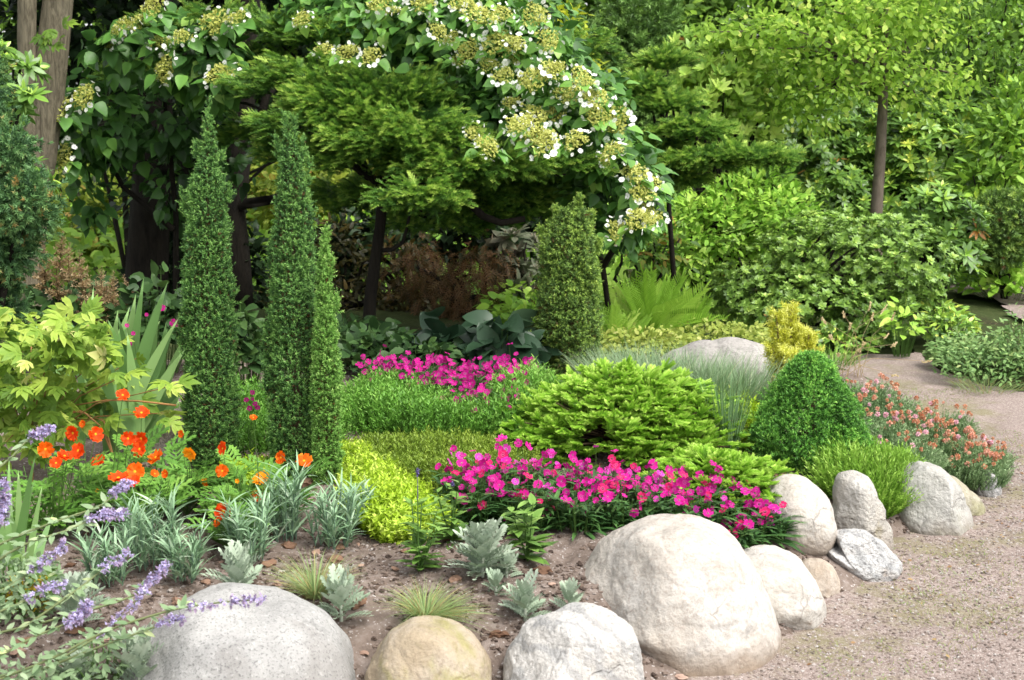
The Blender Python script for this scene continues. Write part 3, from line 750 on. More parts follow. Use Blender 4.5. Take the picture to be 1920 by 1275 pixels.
# ---------------------------------------------------------------- column shaped junipers
SPRIGS_J = [T_sprig(12, .40, .115, .95, s, .6) for s in range(3)]
def column(label, prof, d, mat, n, size, seed, name="columnar_juniper", depth=1.0, whips=(), group=None, up=1.0, templ=None, slim=.82):
    """prof: rows (py, left px, right px) of the outline, from the tip down to the foot"""
    prof = np.array(prof, float)
    Z = np.array([W(p[1], p[0], d)[2] for p in prof]); XL = np.array([W(p[1], p[0], d)[0] for p in prof]); XR = np.array([W(p[2], p[0], d)[0] for p in prof])
    XC, RR = (XL + XR) / 2, (XR - XL) / 2 * slim
    z0 = H(XC[-1], d) - .01
    root = thing(name, label, "shrub", (XC[-1], d, z0), group)
    mb = MB(seed); r = mb.rng
    tz = np.linspace(0, 1, 400); zz = Z[0] + (Z[-1] - Z[0]) * tz
    rr = np.interp(-zz, -Z, RR); xc = np.interp(-zz, -Z, XC)
    cdf = np.cumsum(rr + .006); cdf /= cdf[-1]
    z = np.interp(r.uniform(0, 1, n), cdf, zz); th = r.uniform(0, 2 * np.pi, n)
    rad = np.interp(-z, -Z, RR); cx = np.interp(-z, -Z, XC)
    q = np.stack([np.cos(th) * rad, np.sin(th) * rad, z * .6], 1)
    lump = 1 + .22 * vnoise(q, 13, seed) + .12 * vnoise(q, 30, seed + 1)
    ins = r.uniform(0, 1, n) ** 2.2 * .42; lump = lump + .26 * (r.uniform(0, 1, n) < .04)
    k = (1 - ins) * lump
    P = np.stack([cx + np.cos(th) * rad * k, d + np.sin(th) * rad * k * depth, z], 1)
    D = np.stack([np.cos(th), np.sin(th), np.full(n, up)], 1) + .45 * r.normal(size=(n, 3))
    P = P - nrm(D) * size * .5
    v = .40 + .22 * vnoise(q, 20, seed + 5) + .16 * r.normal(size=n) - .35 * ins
    v[vnoise(q, 26, seed + 9) + .35 * r.normal(size=n) > 1.02] = 0        # a few dead brown twigs
    S = size * r.uniform(.65, 1.25, n)
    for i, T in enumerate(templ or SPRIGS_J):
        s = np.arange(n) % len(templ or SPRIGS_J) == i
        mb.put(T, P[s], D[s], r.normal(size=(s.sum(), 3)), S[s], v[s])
    for px, py0, py1, w in whips:                          # slim leading shoots
        a, b = W(px[0], py0, d), W(px[1], py1, d); m = int(20 + 70 * w)
        t = r.uniform(0, 1, m)
        mb.put(SPRIGS_J[0], a + (b - a) * t[:, None] + .004 * r.normal(size=(m, 3)), (b - a) / np.linalg.norm(b - a) + .55 * r.normal(size=(m, 3)), r.normal(size=(m, 3)), size * 1.0 * (1.15 - .4 * t), .55 + .15 * r.normal(size=m))
    mb.build("foliage", mat, root)
    st = MB(seed); zs = np.linspace(z0, Z[0], 8)
    st.tube([(np.interp(-a, -Z, XC), d, a) for a in zs], np.linspace(max(RR) * .22, .002, 8), 7)
    st.build("stem", STEM_BROWN, root)
    return root

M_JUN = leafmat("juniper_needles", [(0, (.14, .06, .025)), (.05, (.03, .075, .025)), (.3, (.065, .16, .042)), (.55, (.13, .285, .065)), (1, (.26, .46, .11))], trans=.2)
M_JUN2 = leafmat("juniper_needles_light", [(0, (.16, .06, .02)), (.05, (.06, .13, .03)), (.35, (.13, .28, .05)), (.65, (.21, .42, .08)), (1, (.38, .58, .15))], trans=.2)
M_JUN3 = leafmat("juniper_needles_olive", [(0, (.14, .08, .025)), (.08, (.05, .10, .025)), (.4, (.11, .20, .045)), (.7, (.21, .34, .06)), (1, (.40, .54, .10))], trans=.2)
column("tall slender column juniper with one sharp tip, standing alone left of the pair",
       [(225, 388, 394), (262, 380, 404), (300, 372, 412), (345, 352, 424), (400, 345, 432), (500, 334, 440), (600, 332, 446), (700, 336, 452), (790, 342, 452), (860, 352, 445), (905, 370, 420)], 4.35, M_JUN, 11500, .025, 101,
       whips=(((390, 391), 262, 183, .5), ((372, 368), 300, 268, .3), ((410, 416), 310, 290, .3), ((426, 431), 380, 350, .3), ((348, 344), 400, 360, .3)))
column("tall column juniper with a forked feathery tip, the larger of the touching pair",
       [(255, 534, 550), (300, 520, 568), (360, 512, 584), (430, 506, 592), (520, 498, 600), (620, 493, 612), (720, 492, 622), (810, 490, 625), (880, 500, 620), (930, 530, 600)], 4.28, M_JUN, 12000, .025, 111,
       whips=(((538, 532), 262, 212, .4), ((552, 549), 268, 218, .4), ((524, 518), 300, 255, .3), ((566, 570), 310, 262, .3), ((576, 580), 350, 290, .3)))
column("narrow lighter green column juniper pressed against the right side of the fork-tipped one",
       [(452, 604, 615), (500, 598, 618), (560, 592, 626), (640, 586, 636), (740, 584, 640), (840, 582, 642), (910, 584, 640), (945, 596, 625)], 4.18, M_JUN2, 5600, .024, 121,
       whips=(((609, 610), 462, 428, .4), ((618, 622), 520, 480, .3), ((628, 632), 590, 550, .3)))
column("stout barrel-shaped olive juniper behind the nest spruce, with tufted golden tips",
       [(392, 1052, 1096), (412, 1036, 1106), (440, 1020, 1112), (490, 1010, 1120), (560, 1006, 1126), (630, 1008, 1128), (690, 1018, 1126), (725, 1035, 1110)], 6.0, M_JUN3, 10500, .036, 131, up=.8, slim=.95,
       whips=(((1078, 1086), 430, 370, 5), ((1052, 1042), 440, 392, 3.5), ((1096, 1108), 440, 400, 3), ((1028, 1014), 460, 430, 2), ((1108, 1122), 480, 452, 2)))

# ---------------------------------------------------------------- conical dwarf spruce
SPRIGS_S = [T_sprig(9, .5, .15, .9, s + 9, .55, core=0) for s in range(2)]
column("dense bright green cone-shaped dwarf spruce beside the rust and pink flower border",
       [(662, 1505, 1535), (680, 1482, 1556), (720, 1455, 1583), (770, 1430, 1608), (820, 1416, 1622), (850, 1416, 1618), (875, 1430, 1600)], 4.62,
       leafmat("cone_spruce_needles", [(0, (0.0312, 0.1, 0.0187)), (0.35, (0.0875, 0.25, 0.0375)), (0.65, (0.175, 0.425, 0.0625)), (1, (0.375, 0.675, 0.125))], trans=.2), 12000, .023, 141, name="dwarf_cone_spruce", slim=.95, up=.5, templ=SPRIGS_S)

# ---------------------------------------------------------------- golden yew
M_YEW = leafmat("golden_yew_needles", [(0, (.26, .24, .015)), (.3, (.42, .44, .03)), (.65, (.62, .64, .07)), (1, (.78, .80, .25))], trans=.3)
root = thing("golden_yew", "small upright golden yellow yew behind the cone-shaped spruce", "shrub", (*G(1480, 745)[:2], H(*G(1480, 745)[:2])))
mb = MB(151); TY = [T_sprig(14, .55, .09, 1.0, s + 30, .5) for s in range(2)]
dY = G(1480, 745)[1]
st = MB(152)
for px, py, w, base in [(1455, 588, 30, 745), (1483, 574, 26, 740), (1497, 615, 24, 745), (1448, 650, 26, 750), (1478, 660, 34, 750), (1518, 622, 22, 735), (1530, 655, 18, 730), (1460, 700, 30, 755), (1505, 690, 26, 750)]:
    dd = dY + mb.rng.uniform(-.1, .1)
    a, b = W(px * .4 + 1482 * .6, base, dd), W(px, py, dd); n = int(30 * (base - py) * w / 900) + 90
    t = mb.rng.uniform(0, 1, n) ** .75
    th = mb.rng.uniform(0, 6.28, n); rr = w * M(dd) * .5 * (1.15 - .55 * t) * mb.rng.uniform(.3, 1, n)
    o = np.stack([np.cos(th), np.sin(th), np.zeros(n)], 1)
    mb.put(TY[0], a + (b - a) * t[:, None] + o * rr[:, None], o * .8 + np.array([0, 0, .75]) + .3 * mb.rng.normal(size=(n, 3)), mb.rng.normal(size=(n, 3)), .040 * mb.rng.uniform(.7, 1.2, n), .42 + .35 * (t - .4) + .15 * mb.rng.normal(size=n))
    st.tube([a, (a + b) / 2, b], [.008, .006, .003], 5)
mb.build("foliage", M_YEW, root); st.build("stem", STEM_BROWN, root)

# ---------------------------------------------------------------- nest spruce
M_NEST = leafmat("nest_spruce_needles", [(0, (.05, .11, .015)), (.3, (.13, .29, .025)), (.55, (.24, .46, .04)), (.8, (.38, .62, .07)), (1, (.56, .76, .16))], trans=.25)
TN = [T_spruce(s, 10, .27, .10) for s in range(3)]
def nest_spruce(label, c, rx, ry, rz, n, seed, size=.060, tw=5):
    root = thing("nest_spruce", label, "shrub", c)
    mb = MB(seed); r = mb.rng; st = MB(seed + 1)
    a = r.uniform(0, 2 * np.pi, n); u = r.uniform(.0, 1, n) ** .9
    tier = u + .10 * r.normal(size=n); tier = np.clip(tier, -.12, 1)
    el = np.arcsin(np.clip(tier, 0, 1))
    lum = 1 + .10 * r.normal(size=n) + .13 * vnoise(np.stack([np.cos(a) * 2, np.sin(a) * 2, tier * 3], 1), 1.6, seed)
    P = np.stack([np.cos(a) * np.cos(el) * rx * lum, np.sin(a) * np.cos(el) * ry * lum, np.sin(el) * rz * (1 + .07 * r.normal(size=n)) + .02], 1)
    out = np.stack([np.cos(a), np.sin(a), np.zeros(n)], 1)
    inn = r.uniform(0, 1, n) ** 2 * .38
    P = P * (1 - inn)[:, None]
    flat = np.cos(el)[:, None]
    D0 = nrm(out * (.35 + .7 * flat) + np.array([0, 0, .5]) * (1.2 - flat) + np.array([0, -.15, .3]) + .42 * r.normal(size=(n, 3)))
    g_ = vnoise(P, 9, seed + 4) > -.6; P, D0, out, inn, tier, flat = P[g_], D0[g_], out[g_], inn[g_], tier[g_], flat[g_]; n = len(P)
    side = nrm(np.cross(D0, np.array([0, 0, 1.0])))
    for k in range(tw):
        an = (k - (tw - 1) / 2) * .38 + .15 * r.normal(size=n)
        D = D0 * np.cos(an)[:, None] + side * np.sin(an)[:, None] + np.array([0, 0, .10]) * r.normal(size=(n, 1))
        S = size * r.uniform(.65, 1.15, n) * (1 - .08 * abs(k - (tw - 1) / 2))
        Q = P + np.array(c) - nrm(D) * S[:, None] * .55 + side * (S * (k - (tw - 1) / 2) * .16)[:, None]
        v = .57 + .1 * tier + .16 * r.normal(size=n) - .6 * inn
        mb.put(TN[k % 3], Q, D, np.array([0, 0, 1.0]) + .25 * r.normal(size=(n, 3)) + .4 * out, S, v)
    m = n // 4
    st.tubes(np.array(c) + np.zeros((m, 3)) + np.array([0, 0, .03]), np.array(c) + P[:m] * .96, .004)
    mb.build("foliage", M_NEST, root); st.build("branches", STEM_BROWN, root)
cN = W(1172, 890, 4.75); cN[2] = H(cN[0], 4.75) - .02
nest_spruce("wide mounded nest spruce with layered lime-green shoots, behind the front pink flower drift", cN, .40, .34, W(1170, 705, 4.80)[2] - cN[2], 2100, 161)
c2 = G(1355, 962); c2[2] = H(c2[0], c2[1])
nest_spruce("low creeping lime-green spruce spilling down towards the rounded cream boulder", c2 + np.array([0, .12, 0]), .22, .24, .125, 560, 165, .056)

# ---------------------------------------------------------------- heathers: mounds of upright needle-set shoots
TH = [T_sprig(20, .17, .05, .75, s + 50, .35, core=.022) for s in range(2)]
def heather(name, label, poly, n, hgt, mat, seed, lean=.35, wid=1.0, cat="heather", vb=.45, patch=3.0, stems=False):
    """poly: photo pixels of the ground the plant covers"""
    Pg = np.array([G(x, y) for x, y in poly]); pp = [(p[0], p[1]) for p in Pg]
    mb = MB(seed); r = mb.rng
    x = r.uniform(Pg[:, 0].min(), Pg[:, 0].max(), n * 4); y = r.uniform(Pg[:, 1].min(), Pg[:, 1].max(), n * 4)
    s = poly_dist(x, y, pp); k = np.where(s > 0)[0][:n]; x, y, s = x[k], y[k], s[k]
    cx, cy = Pg[:, 0].mean(), Pg[:, 1].mean()
    z = height(x, y); root = thing(name, label, cat, (cx, cy, H(cx, cy)))
    P = np.stack([x, y, z - .01], 1)
    # each shoot leans away from the middle of its own tuft
    g = .16; tx, ty = (np.floor(x / g) + .5) * g, (np.floor(y / g) + .5) * g
    out = np.stack([(x - tx) / g, (y - ty) / g, np.zeros_like(x)], 1)
    edge = sstep(0, .10, s)
    gx = np.stack([x - cx, y - cy, 0 * x], 1); gx = nrm(gx) * (1 - edge)[:, None] * .7
    D = out * lean * 1.3 + gx + np.array([0, 0, 1.0]) + .2 * r.normal(size=(len(x), 3))
    hn = hgt * (.72 + .28 * edge) * (1 + .30 * vnoise(P, 7, seed) + .12 * r.normal(size=len(x)))
    v = vb + .2 * vnoise(P, patch, seed + 3) + .13 * r.normal(size=len(x))
    for i in (0, 1):
        q = np.arange(len(x)) % 2 == i
        S = np.stack([hn[q] * wid, hn[q], hn[q] * wid], 1)
        mb.put(TH[i], P[q], D[q], r.normal(size=(q.sum(), 3)), S, v[q])
    mb.build("foliage", mat, root)
    if stems:
        q = np.arange(0, len(x), 5); sb = MB(seed + 9); sb.tubes(P[q], P[q] + nrm(D[q]) * hn[q][:, None] * .6, .0016)
        sb.build("stems", STEM_BROWN, root)
    return root
M_HG = leafmat("heather_green", [(0, (.05, .12, .015)), (.35, (.085, .22, .025)), (.65, (.14, .33, .04)), (1, (.27, .46, .09))], trans=.25)
M_HO = leafmat("heather_olive", [(0, (.08, .11, .012)), (.35, (.125, .195, .02)), (.65, (.18, .28, .028)), (1, (.29, .38, .05))], trans=.25)
M_HY = leafmat("heather_gold", [(0, (.13, .17, .01)), (.2, (.21, .34, .01)), (.55, (.33, .50, .02)), (.85, (.46, .63, .06)), (1, (.6, .72, .14))], trans=.3)
M_HT = leafmat("heather_grass_green", [(0, (.06, .12, .015)), (.4, (.13, .27, .03)), (.7, (.23, .42, .05)), (1, (.36, .55, .10))], trans=.25)
M_HD = leafmat("heather_grey_green", [(0, (.06, .11, .04)), (.4, (.13, .22, .085)), (.7, (.21, .32, .14)), (1, (.32, .42, .22))], trans=.2)
heather("green_heather", "upright bright green heather in front of the back drift of pink flowers", [(640, 800), (655, 755), (700, 738), (760, 735), (840, 752), (900, 780), (955, 800), (965, 830), (800, 825), (690, 820)], 2300, .13, M_HG, 171)
heather("green_heather", "green heather mound between the back pink flowers and the stout juniper", [(900, 790), (940, 745), (985, 725), (1045, 735), (1040, 790), (985, 830), (930, 830)], 1100, .15, M_HG, 173, vb=.5)
heather("green_heather", "narrow strip of green heather seen between the two tall column junipers", [(330, 790), (420, 760), (500, 750), (640, 760), (640, 840), (520, 850), (430, 860), (340, 860)], 1100, .13, M_HG, 175)
heather("olive_heather", "flat olive-yellow heather carpet in front of the green heather", [(630, 905), (645, 850), (700, 835), (830, 838), (960, 842), (1000, 870), (985, 920), (900, 935), (760, 925)], 2600, .085, M_HO, 177, lean=.25)
heather("golden_heather", "sprawling lime-gold heather mound beside the column junipers, reaching the bare soil", [(636, 880), (668, 862), (715, 880), (770, 922), (826, 962), (834, 1000), (780, 1020), (715, 1015), (676, 985), (650, 940)], 3400, .10, M_HY, 179, wid=1.5, vb=.55, patch=6)
heather("golden_heather", "small patch of lime-gold heather glimpsed between the column junipers", [(432, 890), (505, 885), (510, 915), (440, 920)], 420, .09, M_HY, 181, wid=1.5, vb=.5)
heather("golden_heather", "yellow-gold heather behind the reed tuft, between nest spruce and cone-shaped spruce", [(1285, 800), (1300, 760), (1380, 755), (1440, 775), (1425, 840), (1370, 852), (1310, 840)], 900, .12, M_HY, 183, wid=1.3, vb=.35)
heather("green_heather", "feathery grass-green heather tuft above the upright white rock", [(1545, 925), (1570, 890), (1640, 882), (1700, 905), (1705, 945), (1665, 968), (1600, 950)], 1200, .16, M_HT, 185, lean=.6, wid=.62)

# ---------------------------------------------------------------- pinks (dianthus): clumps with stems and many small flowers
FL_PINK = [T_disc_flower(5, .86, .14, True, .08, 1, s) for s in range(2)]
M_PINK = leafmat("pink_petals", [(0, (.6, .3, .45)), (.12, (.30, .004, .10)), (.2, (.52, .06, .28)), (.34, (.50, .008, .20)), (.8, (.58, .012, .27)), (1, (.70, .05, .38))], trans=.25, rough=.6, spec=.15)
M_PINK2 = leafmat("deep_pink_petals", [(0, (.4, .15, .3)), (.12, (.20, .003, .07)), (.28, (.48, .06, .27)), (.45, (.36, .004, .15)), (.8, (.44, .006, .22)), (1, (.55, .03, .30))], trans=.25, rough=.6, spec=.15)
M_CRIM = leafmat("crimson_petals", [(0, (.5, .2, .3)), (.15, (.25, .003, .04)), (.3, (.6, .06, .2)), (.5, (.52, .006, .09)), (1, (.62, .025, .15))], trans=.25, rough=.6, spec=.15)
M_ORCH = leafmat("orchid_petals", [(0, (.6, .35, .55)), (.15, (.30, .01, .16)), (.25, (.62, .16, .48)), (.4, (.52, .03, .32)), (1, (.66, .12, .46))], trans=.25, rough=.6, spec=.15)
ME_PINK = []
for i, (m_, t_) in enumerate([(M_PINK, 0), (M_PINK, 1), (M_PINK2, 0), (M_CRIM, 1), (M_ORCH, 0)]):
    mb = MB(i); mb.put(FL_PINK[t_], [(0, 0, 0)], (0, 1, 0), (0, 0, 1), 1.0, 0); ME_PINK.append(mb.mesh("flower", m_))
M_DIA = leafmat("pink_leaves", [(0, (.025, .06, .02)), (.4, (.05, .13, .035)), (.75, (.10, .22, .055)), (1, (.22, .34, .12))], trans=.2)
def face(o, dirv, roll, size):
    qv = Vector(dirv).to_track_quat('Z', 'Y'); o.rotation_euler = (qv @ Euler((0, 0, roll)).to_quaternion()).to_euler(); o.scale = (size,) * 3

def pinks(label, px, py, rad, hgt, nf, seed, group, fs=.020, kinds=(0, 1, 2), nl=60, towards=(0, -.55, .8)):
    g = G(px, py); root = thing("dianthus", label, "flower", (g[0], g[1], H(g[0], g[1])), group)
    mb = MB(seed); r = mb.rng; base = np.array(root.location)
    n = nl; a = r.uniform(0, 6.28, n); rr = rad * np.sqrt(r.uniform(0, 1, n)) * .8
    P = base + np.stack([np.cos(a) * rr, np.sin(a) * rr * .8, np.zeros(n)], 1)
    hh = hgt * r.uniform(.5, .95, n)
    top = P + np.stack([np.cos(a) * rad * .3, np.sin(a) * rad * .25, hh], 1)
    # leafy stems: pairs of narrow leaves up each stem
    t = r.uniform(.1, .95, n * 5); i = r.integers(0, n, n * 5)
    L = P[i] + (top - P)[i] * t[:, None]; da = r.uniform(0, 6.28, n * 5)
    mb.put(LEAF_LANCE, L, np.stack([np.cos(da), np.sin(da), r.uniform(.1, .9, n * 5)], 1), (0, 0, 1), .055 * r.uniform(.6, 1.3, n * 5), .42 + .2 * r.normal(size=n * 5))
    # low rosette leaves
    m = 26; a2 = r.uniform(0, 6.28, m)
    mb.put(LEAF_LANCE, base + np.stack([np.cos(a2), np.sin(a2), 0 * a2], 1) * rad * .5, np.stack([np.cos(a2), np.sin(a2), r.uniform(.15, .8, m)], 1), (0, 0, 1), .095 * r.uniform(.7, 1.2, m), .55 + .15 * r.normal(size=m))
    fl = mb.build("foliage", M_DIA, root)
    sb = MB(seed + 1); sb.tubes(P, top, .0016); 
    a3 = r.uniform(0, 6.28, nf); r3 = rad * np.sqrt((np.arange(nf) + .5) / nf) * 1.05
    FP = base + np.stack([np.cos(a3) * r3, np.sin(a3) * r3 * .8, hgt * (1.0 + .24 * r.normal(size=nf)) - .25 * hgt * (r3 / rad) ** 2], 1)
    sb.tubes(base + (FP - base) * np.array([.5, .5, 0]), FP - np.array([0, 0, .004]), .0014); sb.build("stems", STEM_GREEN, root)
    for j in range(nf):
        o = link("flower", ME_PINK[kinds[int(r.integers(0, len(kinds)))]], root, FP[j] - base)
        dv = np.array(towards) + .6 * r.normal(size=3); dv[2] = abs(dv[2])
        face(o, dv, r.uniform(0, 6), fs * r.uniform(.65, 1.25))
GF = "pinks of the front flower drift"
front = [(888, 955, .10, .17), (905, 975, .09, .15), (955, 935, .10, .17), (985, 985, .09, .15), (1040, 955, .10, .16), (1085, 990, .09, .14), (1120, 955, .10, .15), (1170, 985, .09, .14), (1205, 955, .10, .13), (1250, 985, .09, .13), (1290, 960, .10, .13),
         (1330, 1000, .08, .12), (1365, 975, .09, .13), (1400, 1010, .08, .11), (1440, 1010, .06, .10), (1370, 1022, .05, .08)]
for i, (x, y, rd, hg) in enumerate(front):
    lab = "pink-flowered dianthus in full bloom within the front flower drift by the large boulders"
    gr = GF
    if i == 14: lab, gr = "last small dianthus of the front drift, leaning over the soil by the cream boulders", None
    if i == 0: lab, gr = "first tall dianthus of the front drift, beside the lime-gold heather", None
    pinks(lab, x, y, rd, hg * .84, [36, 30, 36, 30, 34, 30, 34, 30, 34, 30, 32, 24, 28, 22, 16, 12][i], 200 + 3 * i, gr, fs=.0140, kinds=(0, 0, 1, 1, 2, 2, 3, 4))
back = [(745, 738), (790, 745), (835, 752), (880, 745), (925, 742), (965, 725), (820, 725), (870, 775), (905, 790), (935, 800), (950, 772), (720, 720)]
for i, (x, y) in enumerate(back):
    pinks("magenta-flowered dianthus of the back drift below the dark shaded leaves", x, y + 6, .10, .118, 36 if i not in (8, 9) else 20, 300 + 3 * i, "magentas of the back flower drift", fs=.0135, kinds=(2, 2, 2, 0), nl=36, towards=(0, -.75, .65))

# ---------------------------------------------------------------- orange cosmos
FL_C = [T_disc_flower(8, .60, .2, True, .13, 2, s + 5) for s in range(3)]
def cosmos_mat(n, a, b): return leafmat(n, [(0, (.8, .42, .02)), (.14, (.7, .25, .01)), (.2, a), (.7, a), (1, b)], trans=.3, rough=.55, spec=.15)
MC = {'r': cosmos_mat("scarlet_petals", (.72, .058, .004), (.90, .16, .012)), 'o': cosmos_mat("orange_petals", (.72, .11, .004), (.88, .28, .015)), 'y': cosmos_mat("amber_petals", (.9, .32, .01), (.92, .44, .03))}
ME_C = {}
for k, m_ in MC.items():
    for s in range(3):
        mb = MB(s); mb.put(FL_C[s], [(0, 0, 0)], (0, 1, 0), (0, 0, 1), 1.0, 0); ME_C[k, s] = mb.mesh("flower", m_)
M_COS = leafmat("cosmos_leaves", [(0, (.05, .12, .02)), (.4, (.10, .24, .035)), (.7, (.19, .38, .06)), (1, (.35, .52, .12))], trans=.3)
T_COS = [T_pinnate(4, .42, .09, True, .02, s, .22) for s in range(2)]
def cosmos(label, px, py, top, d, flowers, seed, nl=46, spread=.10):
    base = G(px, py); base[2] = H(base[0], base[1])
    root = thing("cosmos", label, "flower", base); mb = MB(seed); r = mb.rng
    hg = W(px, top, base[1])[2] - base[2]
    st = MB(seed + 1)
    # leaves on branching stems
    nb = 9; a = r.uniform(0, 6.28, nb)
    tips = base + np.stack([np.cos(a) * spread, np.sin(a) * spread * .8, hg * r.uniform(.6, 1.05, nb)], 1)
    st.tubes(np.repeat(base[None], nb, 0), tips, .0024, bend=np.stack([np.cos(a) * .02, np.sin(a) * .02, 0 * a], 1))
    i = r.integers(0, nb, nl); t = r.uniform(.12, 1, nl)
    P = base + (tips[i] - base) * t[:, None]; da = r.uniform(0, 6.28, nl)
    for s in (0, 1):
        q = np.arange(nl) % 2 == s
        mb.put(T_COS[s], P[q], np.stack([np.cos(da), np.sin(da), r.uniform(.1, .7, nl)], 1)[q], np.array([0, -.3, 1.0]), .10 * r.uniform(.7, 1.2, nl)[q], .5 + .18 * r.normal(size=q.sum()))
    mb.build("foliage", M_COS, root)
    for fx, fy, c, sz in flowers:
        fd = base[1] + r.uniform(-.12, .02); p = W(fx, fy, fd)
        j = int(np.argmin(np.hypot(tips[:, 0] - p[0], tips[:, 1] - p[1])))
        st.tubes(base + (tips[j] - base) * .6, p - np.array([0, 0, .004]), .0016, bend=np.array([[0, 0, .015]]))
        o = link("flower", ME_C[c, int(r.integers(0, 3))], root, p - base)
        face(o, (r.normal() * .4, -.85 + .3 * r.normal(), .45 + .3 * r.normal()), r.uniform(0, 6), sz * M(fd) * .49)
    st.build("stems", STEM_GREEN, root)
cosmos("orange-red cosmos at the far left, its blooms crowded under the yellow-green leaves", 90, 1010, 880, 4, [(137, 812, 'r', 36), (121, 855, 'r', 34), (85, 842, 'o', 34), (147, 845, 'r', 36), (68, 920, 'o', 12), (105, 868, 'r', 26)], 401)
cosmos("orange-red cosmos with single blooms lifted above the grey-green carnation leaves", 190, 985, 850, 4, [(179, 814, 'r', 34), (185, 865, 'r', 34), (230, 741, 'r', 28), (155, 795, 'o', 18)], 405)
cosmos("scarlet cosmos with a tight group of blooms in front of the weathered stone", 275, 965, 840, 4, [(240, 822, 'r', 30), (265, 822, 'r', 30), (262, 842, 'r', 36), (265, 774, 'r', 32), (292, 858, 'o', 38)], 409)
cosmos("cosmos with two large orange blooms just above the lavender spike", 255, 1010, 900, 4, [(222, 896, 'r', 40), (253, 884, 'o', 38), (249, 903, 'r', 32), (290, 888, 'o', 18), (310, 888, 'o', 18), (182, 920, 'y', 8)], 413)
cosmos("amber-flowered cosmos beside the foot of the single column juniper", 350, 965, 860, 4, [(357, 850, 'y', 32), (340, 814, 'o', 18), (382, 903, 'y', 16), (386, 910, 'o', 10)], 417)
cosmos("scarlet cosmos in front of the single column juniper, one bloom on a tall stem", 420, 990, 890, 4, [(418, 841, 'r', 30), (417, 883, 'o', 28), (445, 902, 'y', 10)], 421)
cosmos("low cosmos with a red bloom over an orange one, above the dark rosette", 430, 1030, 960, 4, [(419, 958, 'r', 38), (410, 978, 'o', 26)], 425, nl=26, spread=.06)
cosmos("orange cosmos in front of the touching pair of column junipers", 510, 975, 880, 4, [(490, 898, 'y', 38), (527, 858, 'o', 28), (570, 864, 'o', 34), (480, 931, 'r', 26), (475, 783, 'o', 16)], 429)

# ---------------------------------------------------------------- grey-green carnation clumps
M_CARN = leafmat("carnation_leaves", [(0, (.08, .16, .075)), (.4, (.20, .33, .18)), (.75, (.31, .46, .28)), (1, (.45, .55, .40))], trans=.15)
def carnation(label, px, py, hpx, rpx, n, seed, group=None, w=.0068):
    n = int(n * 1.7)
    g = G(px, py); g[2] = H(g[0], g[1]); m = M(g[1]); hpx = hpx * .74
    root = thing("carnation_plant", label, "plant", g); mb = MB(seed); r = mb.rng
    ns = max(4, n // 14); a = r.uniform(0, 6.28, ns); rr = rpx * m * .65 * np.sqrt(r.uniform(0, 1, ns))
    B = g + np.stack([np.cos(a) * rr, np.sin(a) * rr, 0 * a], 1)
    Tp = B + np.stack([np.cos(a) * rpx * m * .3, np.sin(a) * rpx * m * .25, hpx * m * r.uniform(.45, .95, ns)], 1)
    i = r.integers(0, ns, n); t = r.uniform(0, 1, n); P = B[i] + (Tp - B)[i] * t[:, None]
    da = r.uniform(0, 6.28, n)
    mb.blades(P, np.stack([np.cos(da), np.sin(da), r.uniform(.9, 3.2, n)], 1), hpx * m * .42 * r.uniform(.6, 1.2, n), w * r.uniform(.7, 1.2, n), r.uniform(.15, .65, n), .48 + .2 * r.normal(size=n), 5, .15)
    mb.build("foliage", M_CARN, root)
    sb = MB(seed + 1); sb.tubes(B, Tp, .0022, a=.8); sb.build("stems", leafmat_cached("carnation_stem", [(0, (.10, .18, .12)), (1, (.18, .28, .2))]), root)
_mc = {}
def leafmat_cached(n, st, **k):
    if n not in _mc: _mc[n] = leafmat(n, st, **k)
    return _mc[n]
carnation("blue-grey carnation foliage clump nearest the lower left, left of the bare soil", 205, 1092, 150, 55, 170, 441)
carnation("wide blue-grey carnation clump with upright flowerless shoots, in the middle of the group", 285, 1060, 190, 62, 220, 443)
carnation("blue-grey carnation clump at the right end of the left group, above the silver leaf", 352, 1085, 150, 48, 150, 445)
carnation("blue-grey carnation clump between the low red cosmos and the pair of junipers", 470, 1045, 170, 50, 170, 447)
carnation("tall thin blue-grey carnation shoots right of the low red cosmos", 535, 1012, 200, 38, 140, 449)
carnation("blue-grey carnation clump at the foot of the narrow light juniper", 625, 1020, 160, 55, 220, 451)
carnation("blue-grey carnation tuft next to the lime-gold heather edge", 672, 985, 120, 26, 90, 453)

